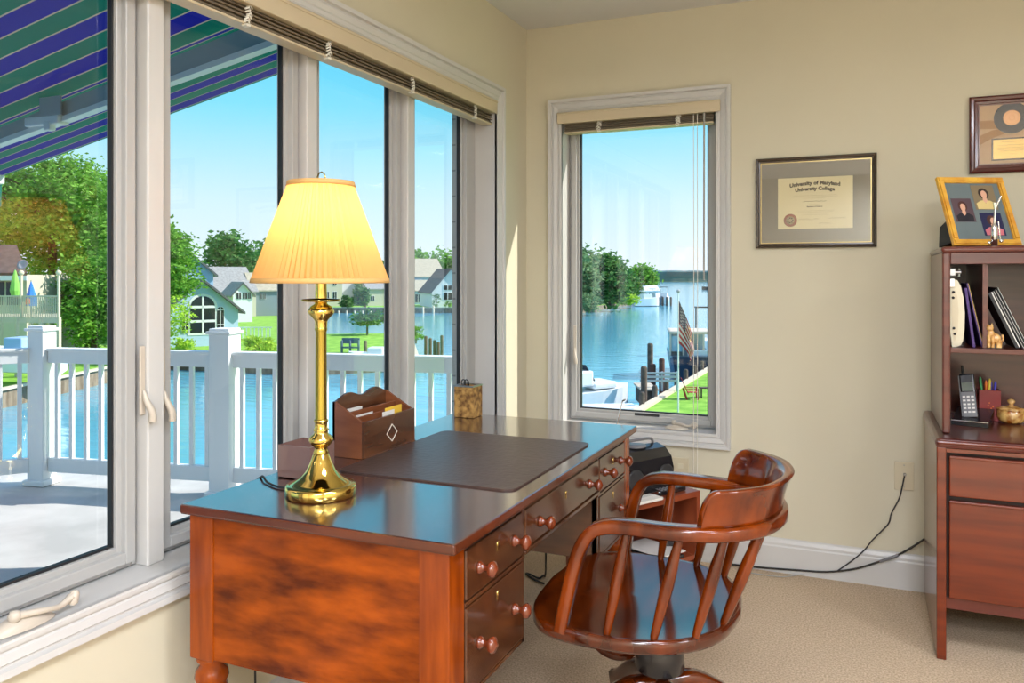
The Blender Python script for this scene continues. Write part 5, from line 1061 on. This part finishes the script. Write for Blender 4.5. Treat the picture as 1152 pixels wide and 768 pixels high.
# blue house, pane 2
blue_house, _ = gable('house', 'pale blue house with a tall arched window behind the railing', 186, 268, 72, GZ, 349, 317, 'siding_aqua', 'roof_edge', 10, 'y', ((213, 241, 333, 374, 1), (243, 251, 345.5, 374, 1), (204, 211, 350, 374)), .5)
gable('house', 'upper blue wing with a sloping roof behind the arched window house', 150, 240, 80, GZ, 308, 272, 'siding_blue', 'roof_grey', 9, 'y', (), into=blue_house)
f_ = gable('house', 'small blue gabled bay at the left of the arched window', 176, 222, 74.5, GZ, 349, 322, 'siding_blue', 'roof_grey', 6, 'y', (), into=blue_house)
gable('house', 'grey roofed house beyond the blue house', 236, 288, 124, GZ, 328, 301, 'siding_cream', 'roof_grey', 14, 'x', ((252, 260, 330, 337), (264, 272, 330, 337)))
gable('house', 'white gabled porch house right of the grey roof', 262, 284, 110, GZ, 331, 319, 'siding_white', 'roof_grey', 6, 'y', ((266, 271, 329, 336), (273, 278, 329, 336), (279, 282, 329, 336)))
gable('house', 'slate blue house partly hidden by the lamp shade', 284, 330, 128, GZ, 326, 308, 'siding_slate', 'roof_tan', 8, 'x', ((292.5, 295, 330, 336), (296, 298.5, 330, 336)))
# pane 3
gable('house', 'grey house with white windows left of the conifers across the canal', 352, 385, 168, GZ, 314, 298, 'siding_cream', 'roof_grey', 12, 'x', ((366.5, 370, 328, 337), (374.5, 378.5, 328, 337), (374.5, 378.5, 314, 321)))
gable('house', 'white walled house behind the small conifer', 384, 401, 176, GZ, 312, 302, 'siding_white', 'roof_grey', 12, 'x', ())
gable('house', 'pale grey house at the right edge of the third pane', 414, 440, 172, GZ, 325, 313, 'siding_cream', 'roof_grey', 12, 'x', ((417, 421, 333, 338),))
# pane 4
tan_house, _ = gable('house', 'house with a big tan hipped roof across the canal', 458, 500, 190, GZ, 311, 291, 'siding_blue', 'roof_tan', 16, 'x', ((466, 474, 315, 319),))
gable('house', 'low tan roofed wing with blue porch across the canal', 455, 487, 180, GZ, 327, 316, 'siding_blue', 'roof_tan', 10, 'x', ((467, 473, 331, 340), (475, 480, 331, 340)), into=tan_house)
gable('house', 'white gabled house with a dark wide window across the canal', 486, 528, 164, GZ, 328, 303, 'siding_white', 'roof_brown', 12, 'y', ((499, 508, 329, 337), (499, 508, 321, 326)))
# white fence and dock clutter between the blue house and the lamp
f = MB(); t = thing('garden_fence', 'white garden fence right of the blue house', 'fence', col(290, 78, GZ)); 
def fence_between(t, u0, u1, Z, zb, h_, mt, pitch=.35, w_=.08):
    a = col(u0, Z, zb); b_ = col(u1, Z, zb); d = b_-a; Ln = d.length; d.normalize(); rz = math.atan2(d.y, d.x); m_ = (a+b_)/2
    MB().boxc(m_+Vector((0, 0, h_)), (Ln, .08, .10), rz=rz).build('top_rail', mt, t); MB().boxc(m_+Vector((0, 0, .15)), (Ln, .06, .10), rz=rz).build('bottom_rail', mt, t)
    n = int(Ln/pitch); first = None
    for k in range(min(n, 90)):
        c = a+d*(Ln*(k+.5)/min(n, 90))
        if first is None: first = MB().boxc(c+Vector((0, 0, h_/2)), (w_, .05, h_), rz=rz).build('picket', mt, t); c0 = c
        else: o = first.copy(); C.objects.link(o); o.parent = t; o.location = c-c0
fence_between(t, 262, 306, 78, GZ, 1.3, 'house_trim')
# neighbour house and deck, pane 1
t = thing('house', 'brown roofed neighbour house behind the raised wooden deck', 'house', col(-25, 60, GZ))
Zh = 60; zt_ = lambda v, Z: CAMZ+(311-v)*Z/F
a = col(-80, Zh, GZ); b_ = col(30, Zh, GZ); d = (b_-a).normalized(); nb = Vector((-d.y, d.x, 0)); f = MB(); f.slab([a, b_, b_+Vector((0, 0, zt_(309, Zh)-GZ)), a+Vector((0, 0, zt_(309, Zh)-GZ))], nb*8); f.build('walls', 'siding_cream', t)
ze, zp = zt_(310, Zh), zt_(276, Zh); f = MB(); f.slab([a-nb*.8+Vector((0, 0, ze-GZ)), b_+d*.5-nb*.8+Vector((0, 0, ze-GZ)), b_-d*3.2+nb*4+Vector((0, 0, zp-GZ)), a+nb*4+Vector((0, 0, zp-GZ))], (0, 0, .2)); f.build('roof', 'roof_brown', t)
f = MB(); q = a-nb*.85+Vector((0, 0, ze-GZ-.35)); q2 = b_+d*.5-nb*.85+Vector((0, 0, ze-GZ-.35)); f.slab([q, q2, q2+Vector((0, 0, .35)), q+Vector((0, 0, .35))], nb*.12); f.build('fascia', 'house_trim', t)
for u0, u1 in ((-12, 4), (7, 20)): f = MB(); p_ = col(u0, Zh-.1, zt_(343, Zh)); p2_ = col(u1, Zh-.1, zt_(343, Zh)); hh = zt_(317, Zh)-zt_(343, Zh); f.slab([p_, p2_, p2_+Vector((0, 0, hh)), p_+Vector((0, 0, hh))], nb*.08); f.build('window_pane', 'house_glass', t)
p_ = col(26, 59.3, zt_(298, 59.3)); dn = thing('satellite_dish', 'grey satellite dish on the neighbour roof', 'satellite dish', p_+Vector((0, 0, -.6)))
f = MB(); f.lathe([(0, 0), (.25, .03), (.38, .10), (.38, .12), (.24, .05), (0, .02)], p_, 20, axis=(.35, -.8, .35)); f.build('dish', 'dish_grey', dn); f = MB(); f.tube([p_, p_+Vector((-.05, .1, -.6)), Vector((p_.x-.2, p_.y+.5, ze+.25))], .04, 6); f.build('mast', 'dish_grey', dn)
Zd = 50; nd = thing('raised_deck', 'raised pale wooden deck on tall posts at the neighbour house', 'deck', col(0, Zd, GZ))
a = col(-90, Zd, 0); b_ = col(67, Zd, 0); d = (b_-a).normalized(); nb = Vector((b_.x, b_.y, 0)).normalized(); zf_ = zt_(357, Zd); Ln = (b_-a).length
f = MB(); f.slab([a+Vector((0, 0, zf_-.35)), b_+Vector((0, 0, zf_-.35)), b_+nb*6+Vector((0, 0, zf_-.35)), a+nb*6+Vector((0, 0, zf_-.35))], (0, 0, .35)); f.build('deck_floor', 'deck_pale', nd)
f = MB(); f.boxc((a+b_)/2+Vector((0, 0, zt_(333, Zd))), (Ln, .12, .08), rz=math.atan2(d.y, d.x)); f.build('handrail', 'deck_pale', nd)
f0 = None
for k in range(62):
    c = b_-d*(k*.105+.02)
    if f0 is None: f0 = MB().boxc(c+Vector((0, 0, (zf_+zt_(333, Zd))/2)), (.045, .045, zt_(333, Zd)-zf_), rz=math.atan2(d.y, d.x)).build('baluster', 'deck_pale', nd); c0 = c
    else: o = f0.copy(); C.objects.link(o); o.parent = nd; o.location = c-c0
for u in (66.5, 46, 19, 1): c = col(u, Zd+.02, GZ); f = MB(); f.boxc(c+Vector((0, 0, (zf_-GZ)/2)), (.18, .18, zf_-GZ)); f.build('support_post', 'deck_pale', nd)
for u in (40, 54): c = col(u, Zd+4, GZ); f = MB(); f.boxc(c+Vector((0, 0, (zf_-GZ)/2)), (.18, .18, zf_-GZ)); f.build('support_post', 'deck_pale', nd)
for u in (66, 24): c = col(u, Zd, zf_); f = MB(); h_ = zt_(309, Zd)-zf_; f.boxc(c+Vector((0, 0, h_/2)), (.13, .13, h_)); f.ico(c+Vector((0, 0, h_+.12)), .17, 2); f.build('lantern_post', 'deck_pale', nd)
c = col(17, Zd+1.5, zf_); um = thing('garden_umbrella', 'closed green garden umbrella on the neighbour deck', 'umbrella', c); f = MB(); h_ = zt_(303, Zd+1.5)-zf_; f.lathe([(.20, h_*.42), (.30, h_*.55), (.22, h_*.75), (.07, h_*.96), (0, h_)], c, 9, smooth=False); f.build('canopy', 'umbrella_green', um); f = MB(); f.tube([c, c+Vector((0, 0, h_))], .03, 6); f.build('pole', 'dull_metal', um)
c = col(35, Zd+.8, zf_); um = thing('garden_umbrella', 'folded blue and red cloth umbrella on the neighbour deck', 'umbrella', c); f = MB(); h_ = zt_(315, Zd+.8)-zf_; f.lathe([(.36, h_*.30), (.30, h_*.55), (.14, h_*.8), (0, h_)], c, 7, smooth=False); f.build('canopy', 'cloth_blue', um); f = MB(); f.ico(c+Vector((.10, -.3, h_*.42)), .2, 2, sq=(1, .6, 1.2)); f.build('red_panel', 'cloth_red', um); f = MB(); f.tube([c, c+Vector((0, 0, h_))], .03, 6); f.build('pole', 'dull_metal', um)
# ---------------------------------------------------------------- bench, dock, flag, chairs on the lawns
c = col(394, 66, GZ); bn = thing('garden_bench', 'dark blue bench on the far lawn seen below the lamp', 'bench', c); R_ = math.atan2(SY, CY)
def bxl(c, off, size, mt, nm, par, rz=YAW): M_ = Matrix.Rotation(rz, 3, 'Z'); return MB().boxc(Vector(c)+M_ @ Vector(off), size, rz=rz).build(nm, mt, par)
bxl(c, (0, .25, .95), (1.45, .10, .45), 'bench_blue', 'backrest', bn); bxl(c, (0, 0, .42), (1.5, .5, .10), 'bench_blue', 'seat', bn)
for x in (-.68, 0, .68): bxl(c, (x, 0, .5), (.10, .45, 1.0), 'bench_blue', 'leg', bn)
fl = col(763, 37, GZ); fp_ = thing('flagpole', 'white flagpole with a round finial on the near lawn', 'flagpole', fl); zt2 = zt_(329, 37)
f = MB(); f.tube([fl, (fl.x, fl.y, zt2)], [.04, .028], 10); f.build('pole', 'house_trim', fp_); f = MB(); f.ico((fl.x, fl.y, zt2+.06), .085, 2); f.build('finial', 'dish_grey', fp_)
# flag: limp cloth with folds
right = Vector((CY, SY, 0)); fwd = Vector((-SY, CY, 0)); f = MB(); NU, NV = 26, 26; vs = []
for i in range(NU+1):
    for j in range(NV+1):
        s_, t_ = i/NU, j/NV                 # s along the fly, t down the hoist
        h0 = at(763.5, 338+(386-338)*t_, 37); h1 = at(781-4*t_, 398+7*t_-6*(1-t_), 37); p = h0*(1-s_)+h1*s_
        p = p+right*(.10*math.sin(math.pi*s_))+fwd*(.10*math.sin(s_*9+t_*7)*s_)+fwd*(-.06); vs.append(p)
fs = []; mi = []
for i in range(NU):
    for j in range(NV): a = i*(NV+1)+j; fs.append((a, a+1, a+NV+2, a+NV+1)); canton = i < NU*.34 and j < NV*.50; mi.append((3 if (i % 2 == 0 and j % 2 == 0 and i > 0) else 2) if canton else (0 if int(j/2) % 2 == 0 else 1))
f.add(vs, fs); f.m = mi; f.sm = [True]*len(fs)
vs2 = [Vector(v)+fwd*.012 for v in vs]; f.add(vs2, [q[::-1] for q in fs]); f.m = mi+mi; o = f.build('flag', ['flag_red', 'flag_white', 'flag_navy', 'flag_white'], loc=vs[0]); tag(o, 'limp striped flag with a starred blue canton hanging from the flagpole', 'flag')
# dock with railing
c = col(741, 44.5, WZ); dk = thing('boat_dock', 'wooden boat dock with a pale plank railing beside the near lawn', 'dock', c)
def dbox(u0, u1, v0, v1, Z, dep, mt, nm):
    a = col(u0, Z, 0); b_ = col(u1, Z, 0); d = (b_-a).normalized(); nb = Vector((-d.y, d.x, 0)); z0, z1 = zt_(v1, Z), zt_(v0, Z); return MB().slab([Vector((a.x, a.y, z0)), Vector((b_.x, b_.y, z0)), Vector((b_.x, b_.y, z1)), Vector((a.x, a.y, z1))], nb*dep).build(nm, mt, dk)
dbox(721, 741, 437.5, 439.5, 42.5, 2.6, 'dock_wood', 'deck'); dbox(722, 736, 439.5, 456, 42.7, 2.2, 'piling', 'under_frame')
for v in (418.5, 422.5, 427): dbox(720, 763, v, v+2.6, 43.2, .06, 'dock_rail', 'plank')
for u in (722, 744, 761): dbox(u, u+2, 418, 440, 43.25, .12, 'dock_rail', 'rail_post')
# adirondack chair
c = col(777, 41, GZ); ad = thing('lawn_chair', 'red slatted lawn chair on the grass by the dock', 'chair', c)
Ra = YAW+math.radians(-8)
def al(off, size, nm, rx=0, mt='adirondack', par=None, rot=None):
    M_ = Matrix.Rotation(Ra, 3, 'Z'); Rl = M_ @ (Matrix.Rotation(rx, 3, 'Y')); return MB().boxc(c+M_ @ Vector(off), size, rot=Rl, bev=.005).build(nm, mt, par or ad)
for k in range(5): al((-.30, -.26+k*.13, .66), (.03, .10, .85), 'back_slat', math.radians(-24))
for k in range(4): al((-.10+k*.13, 0, .36-k*.005), (.11, .58, .03), 'seat_slat', math.radians(4))
for s_ in (-1, 1): al((.02, s_*.33, .56), (.70, .12, .03), 'armrest', 0); al((.32, s_*.31, .28), (.09, .05, .56), 'leg'); al((-.28, s_*.31, .24), (.09, .05, .55), 'leg', math.radians(-18))
c = col(794, 41.5, GZ); tb_ = thing('lawn_table', 'low dark table beside the red lawn chair', 'table', c)
for off, sz, nm in (((0, 0, .50), (.62, .5, .05), 'top'), ((-.26, -.18, .24), (.06, .06, .48), 'leg'), ((.26, -.18, .24), (.06, .06, .48), 'leg'), ((-.26, .18, .24), (.06, .06, .48), 'leg'), ((.26, .18, .24), (.06, .06, .48), 'leg')): bxl(c, off, sz, 'table_dark', nm, tb_)
# ---------------------------------------------------------------- boats
def hull(c, rz, L_, W_, H_, mt, par, nm='hull', stern=.85):
    M_ = Matrix.Rotation(rz, 3, 'Z'); st = []; NS = 12
    for i in range(NS+1):
        s_ = i/NS; w_ = W_/2*(stern+(1-stern)*min(1, s_*3)) if s_ < .5 else W_/2*math.sqrt(max(0.0004, 1-((s_-.5)/.5)**2.2)); y = -L_/2+L_*s_; sh = H_*(1+.25*s_*s_)
        st.append([Vector((-w_, y, sh)), Vector((-w_*.82, y, 0.05)), Vector((0, y, -.25*(1-s_))), Vector((w_*.82, y, .05)), Vector((w_, y, sh))])
    vs = [Vector(c)+M_ @ p for r in st for p in r]; fs = [(i*5+k, i*5+k+1, (i+1)*5+k+1, (i+1)*5+k) for i in range(NS) for k in range(4)]+[(i*5+4, i*5, (i+1)*5, (i+1)*5+4) for i in range(NS)]+[(0, 1, 2, 3, 4)]
    return MB().add(vs, fs).build(nm, mt, par)
def bt(name, label, u, Z, rz): c = col(u, Z, WZ+.1); return thing(name, label, 'boat', c), c
# cabin boat seen from its stern
t, c = bt('cabin_boat', 'cabin cruiser with a cream canopy and dark hull moored by the lawn', 773, 60, 0); rz = YAW-.15; M_ = Matrix.Rotation(rz, 3, 'Z')
hull(c, rz, 8, 2.95, 1.55, 'boat_navy', t)
def bb_(off, size, mt, nm, bev=.05): MB().boxc(c+M_ @ Vector(off), size, rz=rz, bev=bev).build(nm, mt, t)
bb_((0, -3.9, .95), (2.8, .12, 1.1), 'bench_blue', 'transom'); bb_((0, -1.3, 3.15), (2.9, 3.6, .22), 'boat_cream', 'canopy_top', .1)
for x in (-1.35, -.45, .95, 1.4): bb_((x, -3.0, 2.3), (.13, .13, 1.6), 'boat_cream', 'canopy_post', .02)
bb_((0, .6, 2.2), (2.6, .08, 1.5), 'boat_glass', 'windscreen', .01); bb_((-.9, -2.95, 2.35), (.75, .05, 1.1), 'boat_glass', 'clear_curtain', .01); bb_((.6, -2.95, 1.7), (1.5, .25, .45), 'boat_white', 'seat'); bb_((-1.38, -1.2, 2.3), (.05, 3.3, 1.4), 'boat_glass', 'side_curtain', .01)
bb_((.5, -4.2, .5), (.5, .5, .9), 'boat_dark', 'outboard_motor', .08)
t, c = bt('fishing_boat', 'boat with a dark arched frame behind the cabin cruiser', 794, 74, 0); rz = YAW; M_ = Matrix.Rotation(rz, 3, 'Z'); hull(c, rz, 7, 2.4, 1.5, 'boat_white', t)
for x in (-.9, .9): bb_((x, 0, 3.0), (.12, .12, 2.6), 'boat_dark', 'frame_post', .02)
bb_((0, 0, 4.3), (1.9, 1.0, .12), 'boat_dark', 'frame_top', .03); bb_((0, .3, 1.9), (1.5, 1.4, .8), 'boat_white', 'console')
# white boat low at the left of the narrow window
t, c = bt('motor_boat', 'white motor boat with a raked windscreen at the lower left of the narrow window', 657, 42, 0); rz = YAW+math.radians(-62); M_ = Matrix.Rotation(rz, 3, 'Z'); hull(c, rz, 5.6, 2.2, 1.15, 'boat_white', t)
bb_((0, .8, 1.5), (1.7, 1.5, .35), 'boat_white', 'foredeck', .12); bb_((0, -.4, 1.9), (1.7, .9, .8), 'boat_white', 'console', .1)
f = MB(); f.slab([c+M_ @ Vector((-.8, .15, 1.75)), c+M_ @ Vector((.8, .15, 1.75)), c+M_ @ Vector((.7, -.35, 2.55)), c+M_ @ Vector((-.7, -.35, 2.55))], (0, 0, .05)); f.build('windscreen', 'boat_dark', t)
q = c+M_ @ Vector((-.3, 0, 0)); f = MB(); f.tube([(q.x, q.y, WZ+1.5), (q.x, q.y, zt_(403, 42))], .05, 6); f.build('mast', 'boat_white', t)
t, c = bt('motor_boat', 'white covered boat below the lone piling', 684, 38.5, 0); rz = YAW+math.radians(-85); M_ = Matrix.Rotation(rz, 3, 'Z'); hull(c, rz, 3.6, 1.9, .75, 'boat_white', t); bb_((0, .1, .85), (1.5, 2.6, .22), 'boat_white', 'cover', .1)
# moored boats and lift by the wooded point
for i, (u, Z, ln, lb) in enumerate(((727, 196, 7, 'leftmost white boat moored by the wooded point'), (737, 204, 6, 'white boat moored second from the wooded point'), (747, 208, 6, 'rightmost white boat of the group off the wooded point'))):
    t, c = bt('moored_boat', lb, u, Z, 0); t['group'] = 'boats moored by the wooded point'; rz = YAW+math.radians(-70+i*25); M_ = Matrix.Rotation(rz, 3, 'Z'); hull(c, rz, ln, 2.6, 1.7, ('boat_white', 'boat_navy', 'boat_white')[i], t)
    bb_((0, 0, 2.3), (1.8, ln*.35, 1.2), 'boat_white', 'cabin'); bb_((0, 0, 3.6+i*.4), (2.0, ln*.4, .15), ('boat_white', 'boat_white', 'boat_dark')[i], 'roof')
    for x in (-.8, .8): bb_((x, 0, 3.2), (.12, .12, 1.6+i*.4), 'boat_white', 'roof_post', .01)
gable('house', 'small white boathouse at the end of the wooded point', 727, 741, 225, WZ, 327, 322, 'siding_white', 'boat_white', 6, 'x', ((730, 733, 329, 332), (735, 738, 329, 332)))
for i in range(4): piling(741+i*4.6, 198, 334, .25, ORD[i]+' grey mooring piling from the left off the wooded point', 'piling', 'pilings of the moorings off the wooded point')
t, c = bt('speed_boat', 'small dark boat far out on the bay', 798, 430, 0); rz = YAW+math.radians(90); M_ = Matrix.Rotation(rz, 3, 'Z'); hull(c, rz, 8, 2.6, 1.5, 'boat_dark', t); bb_((0, 0, 2.4), (1.6, 2, 1.4), 'boat_white', 'cabin')
# white boat bits on the far bank, pane 1 and 3
t, c = bt('motor_boat', 'white boat under the neighbour deck behind the corner post', 18, 47, 0); rz = YAW+math.radians(80); M_ = Matrix.Rotation(rz, 3, 'Z'); c = c+Vector((0, 0, 1.6)); hull(c, rz, 5.5, 2.1, 1.2, 'boat_white', t); bb_((0, -.4, 1.6), (1.5, 1.2, .8), 'siding_blue', 'console', .1)
t, c = bt('motor_boat', 'white boat beside the piling on the far lawn edge', 424, 62, 0); rz = YAW+math.radians(85); M_ = Matrix.Rotation(rz, 3, 'Z'); hull(c, rz, 4.5, 1.9, 1.1, 'boat_white', t); bb_((0, 0, 1.4), (1.3, 1.2, .6), 'boat_white', 'console', .1)
for o in list(bpy.data.objects):
    if '_o' in o: del o['_o']
